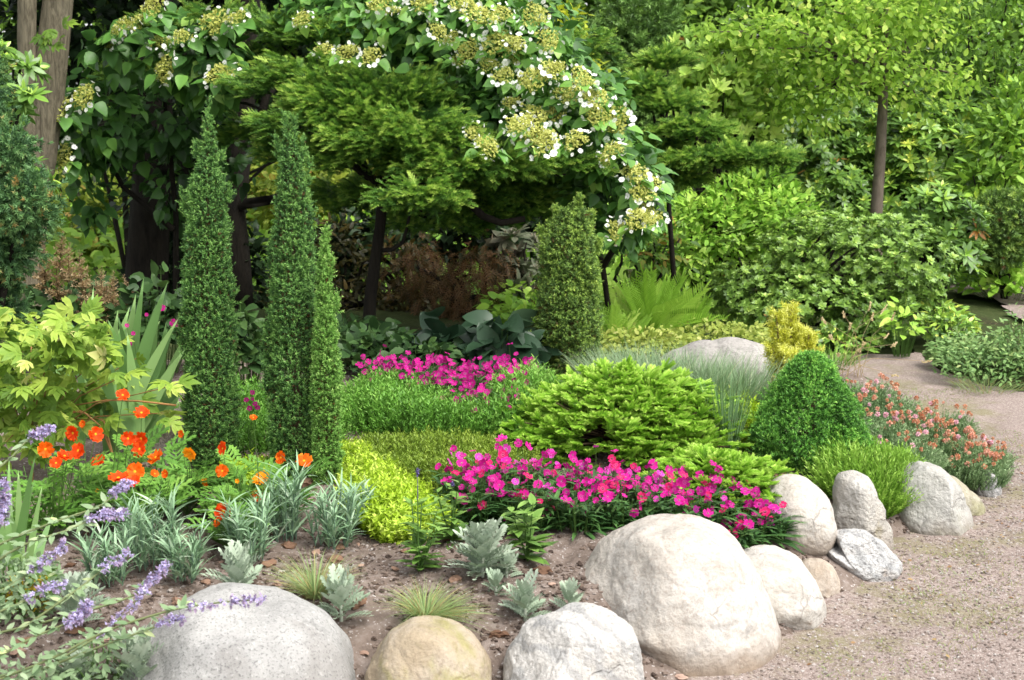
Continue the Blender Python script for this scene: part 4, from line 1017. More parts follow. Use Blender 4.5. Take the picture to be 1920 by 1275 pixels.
# ---------------------------------------------------------------- silver dusty miller
M_SILV = leafmat("silver_leaves", [(0, (.17, .24, .15)), (.45, (.32, .40, .29)), (.8, (.45, .52, .41)), (1, (.55, .6, .5))], trans=.12, rough=.9, spec=.1)
T_DM = [T_pinnate(6, .40, .105, True, .035, s + 3, .35, .30) for s in range(3)]
def dusty(label, px, py, hpx, n, seed, spread=.5, green=0.0):
    g = G(px, py); g[2] = H(g[0], g[1]); h = hpx * .86 * M(g[1]); root = thing("dusty_miller", label, "plant", g); mb = MB(seed); r = mb.rng
    n = int(n * 1.25); t = (np.arange(n) + .5) / n; a = np.arange(n) * 2.4 + r.uniform(-.3, .3, n)
    P = g + np.stack([0 * t, 0 * t, h * .45 * t], 1)
    D = np.stack([np.cos(a) * (spread + .9 * (1 - t)), np.sin(a) * (spread + .9 * (1 - t)), .45 + 1.5 * t], 1)
    o = np.stack([np.cos(a), np.sin(a), 0 * a], 1)
    for s in range(3):
        q = np.arange(n) % 3 == s
        mb.put(T_DM[s], P[q], D[q], (np.array([0, 0, .9]) - o * .9)[q] + .2 * r.normal(size=(q.sum(), 3)), h * .56 * r.uniform(.7, 1.15, q.sum()), .5 + .25 * (t[q] - .3) + .08 * r.normal(size=q.sum()) - green)
    mb.build("foliage", M_SILV, root)
    sb = MB(seed); sb.tube([g, g + (0, 0, h * .5)], [.005, .003], 5); sb.build("stem", leafmat_cached("silver_stem", [(0, (.3, .34, .26)), (1, (.4, .44, .36))]), root)
dusty("largest silver dusty miller, several leafy heads in front of the pink drift", 905, 1082, 150, 24, 461)
dusty("small silver dusty miller at the lower right side of the largest one", 950, 1085, 75, 11, 463)
dusty("greenish small dusty miller below the largest one, on the bare soil", 930, 1120, 70, 10, 464, green=.2)
dusty("silver dusty miller directly above the white veined rock", 985, 1165, 115, 14, 465)
dusty("slim silver dusty miller against the left flank of the largest cream boulder", 1068, 1155, 105, 10, 467, spread=.25)
dusty("silver dusty miller right of the granite boulder, above the tan stone", 640, 1165, 130, 14, 469, spread=.35)
dusty("silver dusty miller with broad leaves standing above the crest of the granite boulder", 450, 1125, 145, 12, 471, spread=.3)
dusty("silver dusty miller behind the lavender spikes, left of the granite boulder", 145, 1170, 130, 14, 473)
dusty("tall silver dusty miller in front of the left edge of the granite boulder", 262, 1300, 170, 12, 475, spread=.25)
dusty("finely cut silver plant at the bottom left corner of the bed", 140, 1300, 110, 18, 477, spread=.8)

# ---------------------------------------------------------------- fine grass tufts on the bare soil
M_FINE = leafmat("fine_grass", [(0, (.42, .30, .12)), (.25, (.36, .32, .13)), (.5, (.20, .31, .10)), (1, (.34, .46, .2))], trans=.3)
def tuft(name, label, px, py, hpx, rpx, n, seed, mat, w=.0016, droop=.5, lean=(0, 0, 0), cat="grass tuft", up=(.8, 2.6), vb=.5, seg=5):
    g = G(px, py); g[2] = H(g[0], g[1]); m = M(g[1]); mb = MB(seed); r = mb.rng
    a = r.uniform(0, 6.28, n); rr = rpx * m * .35 * np.sqrt(r.uniform(0, 1, n))
    o = np.stack([np.cos(a), np.sin(a), 0 * a], 1)
    D = o + np.array([0, 0, 1.0]) * r.uniform(*up, n)[:, None] + np.array(lean)
    mb.blades(g + o * rr[:, None], D, hpx * m * r.uniform(.6, 1.15, n), w * r.uniform(.7, 1.3, n), droop * r.uniform(.4, 1.3, n), vb + .25 * r.normal(size=n), seg)
    return tag(mb.build(name, mat, loc=g), label, cat)
tuft("grass_tuft", "fine pale green grass tuft in front of the juniper pair, beside the silver leaves", 590, 1120, 110, 42, 420, 481, M_FINE)
tuft("grass_tuft", "fine tan and green grass tuft swept to the right above the tan lichened stone", 800, 1165, 100, 56, 620, 483, M_FINE, lean=(.45, 0, 0), droop=.75)

# ---------------------------------------------------------------- leafy salvias in front of the pinks
M_SAL = leafmat("salvia_leaves", [(0, (.06, .045, .05)), (.15, (.06, .13, .03)), (.5, (.14, .27, .05)), (.8, (.24, .40, .09)), (1, (.36, .52, .15))], trans=.25)
def salvia(label, px, py, hpx, n, seed, spike=None, name="salvia_plant", ls=.052, nst=5, flowers=None):
    g = G(px, py); g[2] = H(g[0], g[1]); m = M(g[1]); h = hpx * m; root = thing(name, label, "plant", g); mb = MB(seed); r = mb.rng; st = MB(seed + 1)
    a = r.uniform(0, 6.28, nst); tips = g + np.stack([np.cos(a) * h * .28, np.sin(a) * h * .28, h * r.uniform(.6, 1, nst)], 1); tips[0] = g + (0, 0, h)
    for q in tips: MB(1).tubes(g, q, .003).build("stem", STEM_GREEN, root)
    i = r.integers(0, nst, n); t = r.uniform(.05, 1, n); da = r.uniform(0, 6.28, n)
    P = g + (tips[i] - g) * t[:, None]
    mb.put(LEAF_OVAL, P, np.stack([np.cos(da), np.sin(da), r.uniform(-.1, .7, n)], 1), (0, 0, 1), ls * (1.2 - .6 * t) * r.uniform(.7, 1.2, n), .3 + .45 * t + .12 * r.normal(size=n))
    mb.build("foliage", M_SAL, root)
    if spike:
        p0, p1 = tips[0], W(spike[0], spike[1], g[1])
        fb = MB(seed + 2); fb.tubes(p0, p1, .0016, a=.3); k = 46; t = r.uniform(.80, 1.02, k); fb.put(LEAF_CARD, p0 + (p1 - p0) * t[:, None] + .001 * r.normal(size=(k, 3)), r.normal(size=(k, 3)) + np.array([0, 0, .6]), (0, 0, 1), .008, r.uniform(.2, .8, k))
        fb.build("flower_spike", leafmat_cached("violet_buds", [(0, (.09, .06, .20)), (1, (.25, .2, .45))]), root)
salvia("leafy green plant with one thin violet flower spike before the lime-gold heather", 785, 1075, 150, 90, 491, (783, 880))
salvia("leafy plant with a short violet spike between the lime-gold heather and the pink drift", 848, 1020, 120, 70, 494, (849, 908))
salvia("bushy green plant with purple-grey lower leaves in front of the pink drift", 990, 1055, 130, 76, 497, None, ls=.07)
salvia("dark-leaved seedling under the low red cosmos", 420, 1025, 45, 14, 499, None, ls=.06, nst=2)

# ---------------------------------------------------------------- catmint with trailing lavender flower spikes
M_NEPL = leafmat("catmint_leaves", [(0, (.12, .20, .09)), (.5, (.23, .33, .17)), (.8, (.34, .43, .26)), (1, (.46, .52, .22))], trans=.25)
M_NEPF = leafmat("catmint_flowers", [(0, (.30, .22, .30)), (.4, (.46, .37, .55)), (.75, (.50, .44, .76)), (1, (.66, .61, .86))], trans=.3)
NPET = T_disc_flower(4, .9, .35, False, .2, 1, 2)
def catmint(label, pts, d, seed, spikes=(.62, 1.0), nfl=90, nleaf=34, gap=None):
    """pts: photo pixels along one trailing stem, root first"""
    Pw = np.array([W(x, y, dd) for (x, y), dd in zip(pts, np.linspace(d[0], d[1], len(pts)))])
    t = np.linspace(0, 1, 24); s = np.linspace(0, 1, len(Pw)); C = np.stack([np.interp(t, s, Pw[:, k]) for k in range(3)], 1)
    for _ in range(3): C[1:-1] = (C[:-2] + 2 * C[1:-1] + C[2:]) / 4
    root = thing("catmint", label, "flower", C[0]); mb = MB(seed); r = mb.rng
    st = MB(seed); st.tube(C, np.linspace(.0035, .0016, 24), 5); st.build("stem", leafmat_cached("catmint_stalk", [(0, (.16, .2, .08)), (1, (.26, .3, .14))]), root)
    def at(u): return np.stack([np.interp(u, t, C[:, k]) for k in range(3)], 1)
    whor = np.arange(spikes[0], spikes[1], .055) if gap is None else np.array(gap)
    u = np.repeat(whor, max(1, nfl // len(whor))) + .016 * r.normal(size=max(1, nfl // len(whor)) * len(whor))
    n = len(u); o = nrm(r.normal(size=(n, 3)) + np.array([0, -.5, .4])); sz = .0048 * r.uniform(.6, 1.3, n)
    fb = MB(seed + 2); fb.put(NPET, at(np.clip(u, 0, 1)) + o * (.0125 * r.uniform(.3, 1.3, n))[:, None], r.normal(size=(n, 3)), o, sz, r.uniform(0, .75, n))
    fb.put(LEAF_CARD, at(np.clip(u, 0, 1)) + o * .006, o, (0, 0, 1), .014, r.uniform(0, .3, n))
    fb.build("flower_spike", M_NEPF, root)
    u = r.uniform(0, spikes[0] + .08, nleaf); a = r.uniform(0, 6.28, nleaf)
    mb.put(LEAF_OVAL, at(u), np.stack([np.cos(a), .5 * np.sin(a) - .2, r.uniform(-.5, .6, nleaf)], 1), np.array([0, -.5, 1]), .027 * r.uniform(.6, 1.3, nleaf), .5 + .2 * r.normal(size=nleaf))
    mb.build("leaves", M_NEPL, root)
catmint("longest catmint stem, its lavender spikes trailing over the crest of the granite boulder", [(-60, 1290), (80, 1245), (200, 1180), (330, 1140), (420, 1128), (492, 1124)], (2.75, 2.8), 501, gap=(.67, .74, .83, .88, .92, .96, 1.0))
catmint("catmint stem whose fullest lavender spike droops beside the silver leaf", [(-80, 1275), (0, 1230), (60, 1195), (110, 1175), (150, 1158), (165, 1135)], (2.72, 2.78), 504, gap=(.72, .78, .83, .88, .93, .98), nfl=125)
catmint("catmint stem with a loose lavender spike rising in front of the carnations", [(-60, 1200), (90, 1165), (200, 1135), (250, 1118), (285, 1088), (310, 1062)], (2.95, 3.05), 507, gap=(.68, .74, .8, .86, .93, 1.0))
catmint("catmint stem with a long lavender spike below the cosmos, pointing right", [(-60, 1090), (40, 1020), (110, 1000), (150, 985), (190, 965), (232, 965)], (3.0, 3.1), 510, gap=(.7, .78, .84, .9, .95, 1.0), nfl=120)
catmint("catmint stem at the left edge leading up to the two large orange blooms", [(-80, 1060), (20, 1010), (110, 975), (190, 950), (215, 925), (245, 905)], (3.05, 3.15), 513, gap=(.8, .86, .92, .97), nfl=80)
catmint("short catmint stem with lavender whorls over the small yellow flowers", [(-70, 1150), (-10, 1115), (40, 1085), (75, 1060), (100, 1040), (125, 1020)], (2.85, 2.9), 516, gap=(.55, .65, .74, .82, .9, .98), nfl=80)
catmint("catmint stem at the left edge with its lavender spike beneath the yellow-green leaves", [(-80, 940), (-20, 890), (20, 860), (45, 830), (70, 815), (98, 806)], (3.1, 3.2), 519, gap=(.75, .82, .9, .96), nfl=120)
catmint("low catmint stem at the left edge with lavender whorls beside the sword leaves", [(-80, 1080), (-40, 1040), (-10, 1000), (5, 970), (10, 945), (8, 900)], (2.9, 2.95), 522, gap=(.6, .7, .8, .88, .95), nfl=150)
catmint("thin catmint stem with sparse lavender whorls passing in front of the left silver leaves", [(-40, 1320), (60, 1270), (130, 1225), (190, 1190), (235, 1150), (272, 1110)], (2.8, 2.95), 701, gap=(.6, .7, .8, .88, .94, 1.0), nfl=60)
catmint("catmint stem with faded pinkish whorls above the left side of the granite boulder", [(-20, 1300), (90, 1250), (180, 1215), (250, 1190), (310, 1168), (342, 1160)], (2.78, 2.82), 703, gap=(.78, .86, .93, 1.0), nfl=40)
catmint("short catmint stem with a pale lavender tip over the blue-grey carnation foliage", [(40, 1180), (110, 1130), (160, 1095), (200, 1060), (240, 1040)], (2.95, 3.1), 705, gap=(.72, .82, .92, 1.0), nfl=50)
catmint("catmint stem at the left edge with small lavender whorls low over the catmint leaves", [(-60, 1180), (-10, 1150), (40, 1130), (85, 1105), (120, 1098)], (2.8, 2.85), 707, gap=(.6, .72, .84, .95), nfl=60)

def leafmound(name, label, cat, px, py, hpx, rpx, n, T, size, mat, seed, group=None, zf=.5, vb=.5, dd=None, upb=.6, part="foliage"):
    """a low mound of leaves on stems"""
    g = G(px, py) if dd is None else W(px, py, dd)
    g[2] = H(g[0], g[1]); m = M(g[1]); root = thing(name, label, cat, g, group); mb = MB(seed); r = mb.rng
    a = r.uniform(0, 6.28, n); rr = np.sqrt(r.uniform(0, 1, n)); h = hpx * m * (1 - .55 * rr ** 2) * r.uniform(zf, 1.0, n) * (1 + .2 * r.normal(size=n) * .6)
    o = np.stack([np.cos(a), np.sin(a), 0 * a], 1); P = g + o * (rr * rpx * m)[:, None] + np.stack([0 * h, 0 * h, h], 1)
    D = o * (.4 + rr)[:, None] + .55 * r.normal(size=(n, 3)) + np.array([0, -.15, .15])
    Ts = T if isinstance(T, list) else [T]
    for i, t in enumerate(Ts):
        q = np.arange(n) % len(Ts) == i
        mb.put(t, P[q], D[q], np.array([0, -.25, upb]) + .3 * r.normal(size=(q.sum(), 3)) + .25 * o[q], size * r.uniform(.6, 1.2, q.sum()), vb + .18 * r.normal(size=q.sum()) + .15 * (h[q] / (hpx * m) - .6))
    mb.build(part, mat, root)
    k = min(n, 60); sb = MB(seed + 1); sb.tubes(g + (P[:k] - g) * np.array([.5, .5, 0]), P[:k], .0022); sb.build("stems", STEM_GREEN, root)
    return root
leafmound("catmint", "grey-green catmint foliage filling the lower left corner", "plant", 30, 1330, 190, 130, 800, LEAF_OVAL, .028, M_NEPL, 525, dd=2.75, zf=.1)
leafmound("catmint", "pale catmint foliage at the left edge under the sword leaves", "plant", 30, 1150, 130, 90, 560, LEAF_OVAL, .028, M_NEPL, 527, zf=.2)
leafmound("catmint", "thin catmint foliage in front of the granite boulder's left side", "plant", 190, 1270, 90, 90, 240, LEAF_OVAL, .026, M_NEPL, 529, zf=.2)
r_ = leafmound("goldenrod", "small plant with drooping strings of mustard yellow flowers at the left edge", "flower", 50, 1140, 95, 46, 26, LEAF_OVAL, .05, M_SAL, 531)
mb = MB(533); gb = np.array(r_.location); n = 420; k = mb.rng.integers(0, 16, n); t = mb.rng.uniform(0, 1, n)
bx = mb.rng.uniform(-.045, .045, 16); bz = mb.rng.uniform(.07, .11, 16); by = mb.rng.uniform(-.04, 0, 16)
P = gb + np.stack([bx[k] * 1.3 + .004 * mb.rng.normal(size=n), by[k] - .02, bz[k] - .07 * t], 1)
mb.put(LEAF_CARD, P, mb.rng.normal(size=(n, 3)), (0, -1, .4), .009, mb.rng.uniform(0, 1, n)); mb.build("flowers", leafmat("mustard_flowers", [(0, (.34, .22, .01)), (1, (.62, .46, .03))]), r_)

# ---------------------------------------------------------------- iris clumps, peony, astilbe
M_IRIS = leafmat("iris_leaves", [(0, (.08, .16, .05)), (.4, (.18, .34, .10)), (.75, (.30, .48, .17)), (1, (.48, .60, .26))], trans=.3)
def iris(label, leaves, d, seed, w=.050, dsp=.18):
    g = None; mb = MB(seed); r = mb.rng
    B, Tp = [], []
    for (x0, y0, x1, y1) in leaves:
        dd = d + r.uniform(-dsp, dsp) - (.3 if x0 > 215 else 0); B.append(W(x0, y0, dd)); Tp.append(W(x1, y1, dd + r.uniform(-.1, .1)))
    B, Tp = np.array(B), np.array(Tp); c = B.mean(0); c[2] = H(c[0], c[1])
    root = thing("iris", label, "plant", c)
    L = np.linalg.norm(Tp - B, axis=1); dr = r.uniform(.02, .16, len(L))
    mb.blades(B, Tp - B + np.array([0, 0, 1.0]) * (L * dr * .6)[:, None], L * (1 + .1 * dr), w * r.uniform(.8, 1.2, len(L)), dr, .52 + .18 * r.normal(size=len(L)), 8, -.05, tw=.45, facing=(.25, -1, .2))
    mb.build("leaves", M_IRIS, root); return root
rI = np.random.default_rng(5)
big = [(230, 830, 265, 515), (225, 830, 300, 516), (220, 800, 250, 545), (200, 790, 215, 572), (240, 820, 325, 590), (170, 800, 165, 525), (190, 800, 130, 560), (250, 830, 335, 640), (260, 840, 345, 690), (210, 810, 190, 600), (255, 820, 300, 605), (150, 800, 70, 590), (180, 780, 240, 572), (270, 845, 335, 735), (140, 800, 110, 600), (235, 800, 285, 560)]
big += [(rI.uniform(150, 290), rI.uniform(800, 850), rI.uniform(130, 345), rI.uniform(570, 740)) for _ in range(34)]
iris("large clump of sword-shaped iris leaves behind the yellow-green leaves", big, 4.75, 541)
sm = [(20, 1070, 12, 850), (35, 1075, 45, 880), (50, 1080, 75, 905), (15, 1060, -30, 860), (60, 1080, 95, 960), (40, 1070, 30, 870), (28, 1075, 60, 840), (5, 1070, -10, 900), (45, 1075, 20, 940), (55, 1078, 70, 1000)]
iris("small clump of pale sword leaves at the left edge among the lavender flowers", sm, 3.35, 543, w=.024, dsp=.08)

M_PEON = leafmat("peony_leaves", [(0, (.08, .16, .025)), (.3, (.17, .30, .04)), (.6, (.32, .46, .065)), (.88, (.50, .60, .12)), (1, (.62, .60, .24))], trans=.4)
lob = T_leaf(.42, [(0, .3), (.3, .8), (.55, 1), (.8, .5), (1, .02)], .2, .3)
T_PEO = merge([place(lob, (0, 0, 0), (0, 1, 0), (0, 0, 1), 1, 0), place(lob, (0, .25, 0), (.62, .75, 0), (0, 0, 1), .62, .05), place(lob, (0, .25, 0), (-.62, .75, 0), (0, 0, 1), .62, -.05),
               place(lob, (0, .05, 0), (.9, .4, .05), (0, 0, 1), .62, .04), place(lob, (0, .05, 0), (-.9, .4, .05), (0, 0, 1), .62, -.04), place(lob, (.25, .2, 0), (.95, .75, 0), (0, 0, 1), .36, 0), place(lob, (-.25, .2, 0), (-.95, .75, 0), (0, 0, 1), .36, 0)])
gp = W(60, 960, 4.25); gp[2] = H(gp[0], gp[1])
root = thing("tree_peony", "sprawling plant with lobed yellow-green leaves on brown stems at the left edge", "plant", gp)
mb = MB(551); r = mb.rng; st = MB(552); cl = []
for cx, cy, w_, h_ in [(60, 622, 70, 34), (130, 612, 55, 28), (40, 690, 60, 50), (110, 670, 80, 45), (180, 655, 34, 24), (205, 705, 40, 24), (245, 690, 24, 14), (40, 780, 60, 40), (110, 740, 70, 35), (60, 830, 60, 30), (250, 750, 34, 18), (310, 725, 14, 10), (150, 770, 50, 30), (10, 740, 40, 60), (305, 795, 18, 14), (200, 775, 24, 16), (90, 780, 50, 30), (150, 640, 60, 40), (-10, 640, 40, 60)]:
    dd = r.uniform(4.0, 4.4); c = W(cx, cy, dd); m = int(max(4, w_ * h_ / (60 if cx < 175 else 150))); q = M(dd)
    P = c + np.stack([r.uniform(-1, 1, m) * w_ * q, r.uniform(-.12, .12, m), r.uniform(-1, 1, m) * h_ * q], 1)
    mb.put(T_PEO, P, np.stack([r.normal(size=m) * .8 + (cx - 90) / 200, -.6 + .4 * r.normal(size=m), -.05 + .4 * r.normal(size=m)], 1), np.array([0, -.45, 1.0]) + .6 * r.normal(size=(m, 3)), .070 * r.uniform(.6, 1.2, m), .5 + .2 * r.normal(size=m))
    st.tubes(gp + (0, 0, .08), P[:1], .003, bend=np.array([[0, 0, .05]]))
for pts in [[(210, 850), (190, 800), (160, 775), (100, 765)], [(212, 855), (195, 790), (150, 770), (50, 800)], [(60, 960), (62, 820), (55, 720), (60, 630)], [(330, 760), (260, 752), (200, 750), (140, 760)]]:
    st.tube([W(x, y, 4.2) for x, y in pts], [.0035, .003, .0025, .002], 6, .9)
mb.build("leaves", M_PEON, root); st.build("stems", leafmat("peony_stem", [(0, (.2, .11, .04)), (1, (.34, .17, .06))], trans=0), root)

# small pink flowers behind the iris leaves
root = thing("pink_campion", "thin-stemmed plant with a few small pink flowers beside the iris leaves", "flower", G(310, 850))
st = MB(561); g = np.array(root.location)
for x, y, s in [(303, 577, 14), (327, 606, 18), (165, 608, 8), (238, 610, 8), (250, 625, 8), (243, 645, 10), (275, 590, 7)]:
    p = W(x, y, g[1] - .05); MB(1).tubes(g, p, .0015, bend=np.array([[-.03, 0, .03]])).build("stem", STEM_GREEN, root)
    face(link("flower", ME_PINK[0], root, p - g), (.2, -.8, .5), x, s * M(g[1]) * .55)
root = thing("pink_campion", "sprig of small pink flowers low between the column junipers", "flower", G(470, 870))
st = MB(563); g = np.array(root.location)
for x, y, s in [(473, 736, 9), (462, 750, 9), (478, 757, 9), (468, 766, 10), (483, 764, 9), (473, 748, 7)]:
    p = W(x, y, g[1]); MB(1).tubes(g, p, .0015).build("stem", STEM_GREEN, root)
    face(link("flower", ME_PINK[0], root, p - g), (.2, -.8, .5), x, s * M(g[1]) * .6)

# ---------------------------------------------------------------- blue-green grass, reed tuft and dry stalks
M_BLUE = leafmat("blue_grass", [(0, (.13, .20, .08)), (.4, (.17, .27, .13)), (.75, (.25, .36, .20)), (1, (.42, .42, .24))], trans=.3)
gi = 0
for px, py, h_, r_ in [(1185, 760, 110, 60), (1255, 775, 110, 70), (1330, 785, 125, 70), (1400, 775, 110, 60), (1150, 735, 80, 50), (1290, 745, 90, 70), (1220, 735, 90, 60)]:
    tuft("blue_grass", ["wispy blue-green grass tuft between the stout juniper and the low granite boulder", "wispy blue-green grass tuft close behind the top of the nest spruce", "blue-green grass tuft in front of the middle of the low granite boulder", "blue-green grass tuft left of the golden yew",
         "short blue-green grass at the right foot of the stout juniper", "fine blue-green grass right against the low granite boulder", "fine blue-green grass at the left end of the low granite boulder"][gi], px, py, h_ * 1.15, r_ * 2.8, 800, 571 + gi, M_BLUE, w=.0028, droop=.35, up=(1.5, 5)); gi += 1
tuft("reed_tuft", "upright blue-green reed tuft between the nest spruce and the cone-shaped spruce", 1362, 858, 175, 60, 170, 581, leafmat("reed_leaves", [(0, (.10, .18, .07)), (.5, (.16, .28, .12)), (1, (.25, .38, .18))], trans=.2), w=.0032, droop=.1, up=(4, 12))
M_DRY = leafmat("dry_grass", [(0, (.34, .22, .10)), (.5, (.46, .36, .18)), (1, (.55, .46, .26))], trans=.2)
root = thing("dry_grass", "arching dry tan grass stalks with seed heads over the gravel, behind the cone-shaped spruce", "grass tuft", G(1595, 705))
g = np.array(root.location); st = MB(583); hd = MB(584)
for x, y in [(1632, 572), (1660, 577), (1676, 592), (1582, 588), (1594, 610), (1664, 628), (1680, 645), (1637, 590), (1544, 600), (1558, 632), (1742, 677), (1620, 645), (1612, 655), (1680, 705), (1572, 665)]:
    p = W(x, y, g[1] - .1 + .2 * st.rng.uniform()); b = g + np.array([st.rng.uniform(-.06, .06), st.rng.uniform(-.05, .05), 0])
    st.tubes(b, p, .0014, bend=np.array([[(b[0] - p[0]) * .18, 0, .05]]), a=st.rng.uniform(0, 1))
    n = 16; t = st.rng.uniform(.90, 1.02, n); hd.put(LEAF_CARD, p + (p - b) * (t[:, None] - 1) + .001 * st.rng.normal(size=(n, 3)), (p - b) + .1 * st.rng.normal(size=(n, 3)), (0, -1, 0), .012, st.rng.uniform(.3, 1, n))
st.build("stalks", M_DRY, root); hd.build("seed_heads", M_DRY, root)

# ---------------------------------------------------------------- thrift border: grey-green cushions with rust and pink heads
def head_mesh(mat, seed, n=40):
    mb = MB(seed); o = nrm(mb.rng.normal(size=(n, 3)) + np.array([0, 0, .35])); mb.put(LEAF_CARD, o * .25, o, mb.rng.normal(size=(n, 3)), .8, mb.rng.uniform(0, 1, n)); return mb.mesh("flower_head", mat)
M_RUST = leafmat("rust_heads", [(0, (.50, .20, .10)), (.6, (.66, .32, .19)), (1, (.76, .48, .34))], trans=.2, rough=.8)
M_THR = leafmat("thrift_pink", [(0, (.72, .35, .42)), (1, (.85, .58, .66))], trans=.3, rough=.7)
ME_HEAD = [head_mesh(M_RUST, 1), head_mesh(M_RUST, 2), head_mesh(M_THR, 3), head_mesh(leafmat("peach_heads", [(0, (.68, .30, .20)), (1, (.82, .52, .40))], trans=.2), 4)]
thr = [(1625, 760, .12, 14), (1660, 785, .13, 20), (1690, 815, .14, 26), (1720, 845, .14, 28), (1760, 860, .15, 34), (1790, 890, .13, 30), (1825, 905, .11, 30), (1650, 835, .13, 12), (1700, 880, .12, 12), (1840, 880, .10, 22), (1765, 815, .12, 16)]
for i, (x, y, rd, nf) in enumerate(thr):
    g = G(x, y); g[2] = H(g[0], g[1])
    lab, gr = "rust and pink thrift cushion in the border along the gravel path", "thrift cushions of the border"
    if i == 0: lab, gr = "thrift cushion at the far end of the border, near the dry grass stalks", None
    if i == 6: lab, gr = "thrift cushion at the near tip of the border above the small white rock", None
    nf = int(nf * 1.1); root = thing("thrift", lab, "flower", g, gr); mb = MB(600 + i); r = mb.rng; n = 420
    a = r.uniform(0, 6.28, n); rr = np.sqrt(r.uniform(0, 1, n)) * rd
    o = np.stack([np.cos(a), np.sin(a), 0 * a], 1); P = g + o * rr[:, None]; hh = .10 * (1 - .5 * (rr / rd) ** 2) * r.uniform(.6, 1.2, n)
    S = np.stack([hh * 1.0, hh, hh * 1.0], 1)
    mb.put(TH[i % 2], P, o * .6 + np.array([0, 0, 1.0]) + .3 * r.normal(size=(n, 3)), r.normal(size=(n, 3)), S, .45 + .18 * r.normal(size=n) + .15 * (i in (7, 8)))
    mb.build("foliage", M_HD, root)
    a = r.uniform(0, 6.28, nf); rr = np.sqrt(r.uniform(0, 1, nf)) * rd; FP = g + np.stack([np.cos(a) * rr, np.sin(a) * rr, .135 * (1 - .35 * (rr / rd) ** 2) * r.uniform(.75, 1.15, nf)], 1)
    st = MB(i); st.tubes(g + (FP - g) * np.array([.85, .85, .1]), FP, .0009); st.build("stems", STEM_GREEN, root)
    for j in range(nf):
        face(link("flower_head", ME_HEAD[(0, 1, 3, 0, 3, 2)[int(r.integers(0, 6))]], root, FP[j] - g), (r.normal() * .3, r.normal() * .3, 1), r.uniform(0, 6), .0105 * r.uniform(.7, 1.25))

# ================================================================ SHRUBS AND TREES BEHIND THE BED
def clumps(mb, c, rad, n, m, T, size, spread=.5, vb=.5, vs=.16, out=.7, droop=.15, upw=.8, front=.75, shell=(.72, 1.05), vn=.18, zlo=None, single=False, seedv=0, gap=-2):
    """n clumps of m leaves each on the shell of an ellipsoid; gaps are left by a noise"""
    r = mb.rng; c = np.asarray(c, float); rad = np.asarray(rad, float)
    u = nrm(r.normal(size=(n * 3, 3)))
    keep = (u[:, 1] < .35) | (r.uniform(0, 1, len(u)) > front)
    u = u[keep][:n]
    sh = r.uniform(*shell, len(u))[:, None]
    Cp = c + u * rad * sh
    if gap > -2: k = vnoise(Cp, 1.6 / rad.max() * 1.5, seedv + 3) > gap; Cp, u, sh = Cp[k], u[k], sh[k]
    if zlo is not None: k = Cp[:, 2] > zlo; Cp, u, sh = Cp[k], u[k], sh[k]
    N = nrm(u / rad)
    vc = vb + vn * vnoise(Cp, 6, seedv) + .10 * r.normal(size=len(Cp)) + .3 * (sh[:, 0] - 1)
    Ts = T if isinstance(T, list) else [T]
    if single:
        for i, t in enumerate(Ts):
            q = np.arange(len(Cp)) % len(Ts) == i
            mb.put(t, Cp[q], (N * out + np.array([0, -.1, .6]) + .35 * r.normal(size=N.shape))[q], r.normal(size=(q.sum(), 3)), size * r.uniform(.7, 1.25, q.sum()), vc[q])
        return Cp
    i = np.repeat(np.arange(len(Cp)), m); k = len(i)
    off = r.normal(size=(k, 3)) * size * spread * np.array([1, 1, .7])
    P = Cp[i] + off
    D = N[i] * out + nrm(off) * .8 + .45 * r.normal(size=(k, 3)) - np.array([0, 0, droop])
    U = N[i] * .5 + np.array([0, -.15, upw]) + .35 * r.normal(size=(k, 3))
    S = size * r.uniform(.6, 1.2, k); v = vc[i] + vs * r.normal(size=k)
    for j, t in enumerate(Ts):
        q = np.arange(k) % len(Ts) == j
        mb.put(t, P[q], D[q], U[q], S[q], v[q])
    return Cp

def B(px, py, rx, ry, d, rd=None):
    """ellipsoid given by photo pixels at the distance d"""
    return W(px, py, d), np.array([rx * M(d), (rd if rd else (rx + ry) / 2 * M(d)), ry * M(d)])

def limbs(mb, base, targets, r0, r1, seed, sag=.1):
    r = np.random.default_rng(seed)
    for t in targets:
        t = np.asarray(t); s = np.linspace(0, 1, 7)[:, None]
        p = base + (t - base) * s + np.array([0, 0, 1.0]) * sag * np.linalg.norm(t - base) * np.sin(s * np.pi) + .03 * r.normal(size=(7, 3)) * np.sin(s * np.pi)
        mb.tube(p, np.linspace(r0, r1, 7), 6)

def shrub(name, label, cat, blobs, n, m, T, size, mat, seed, base=None, group=None, stem=True, **k):
    """blobs: list of (px, py, rx, ry, d[, depth])"""
    bb = [B(*b) for b in blobs]
    if base is None: c0 = bb[0][0].copy(); c0[2] = H(c0[0], c0[1])
    else: c0 = np.array(base, float)
    root = thing(name, label, cat, c0, group); mb = MB(seed)
    tot = sum(r_[0] * r_[2] for c, r_ in bb)
    for i, (c, rad) in enumerate(bb):
        clumps(mb, c, rad, max(6, int(n * rad[0] * rad[2] / tot)), m, T, size, seedv=seed + i, zlo=c0[2] + .01, **k)
    mb.build("crown" if cat == "tree" else "foliage", mat, root)
    if stem:
        sb = MB(seed + 1); limbs(sb, c0 - np.array([0, 0, .02]), [c for c, r_ in bb] + [c + r_ * np.array([.5, -.2, .4]) for c, r_ in bb] + [c + r_ * np.array([-.5, -.2, .4]) for c, r_ in bb], .018, .005, seed)
        sb.build("trunk" if cat == "tree" else "branches", BARK_DARK, root)
    return root

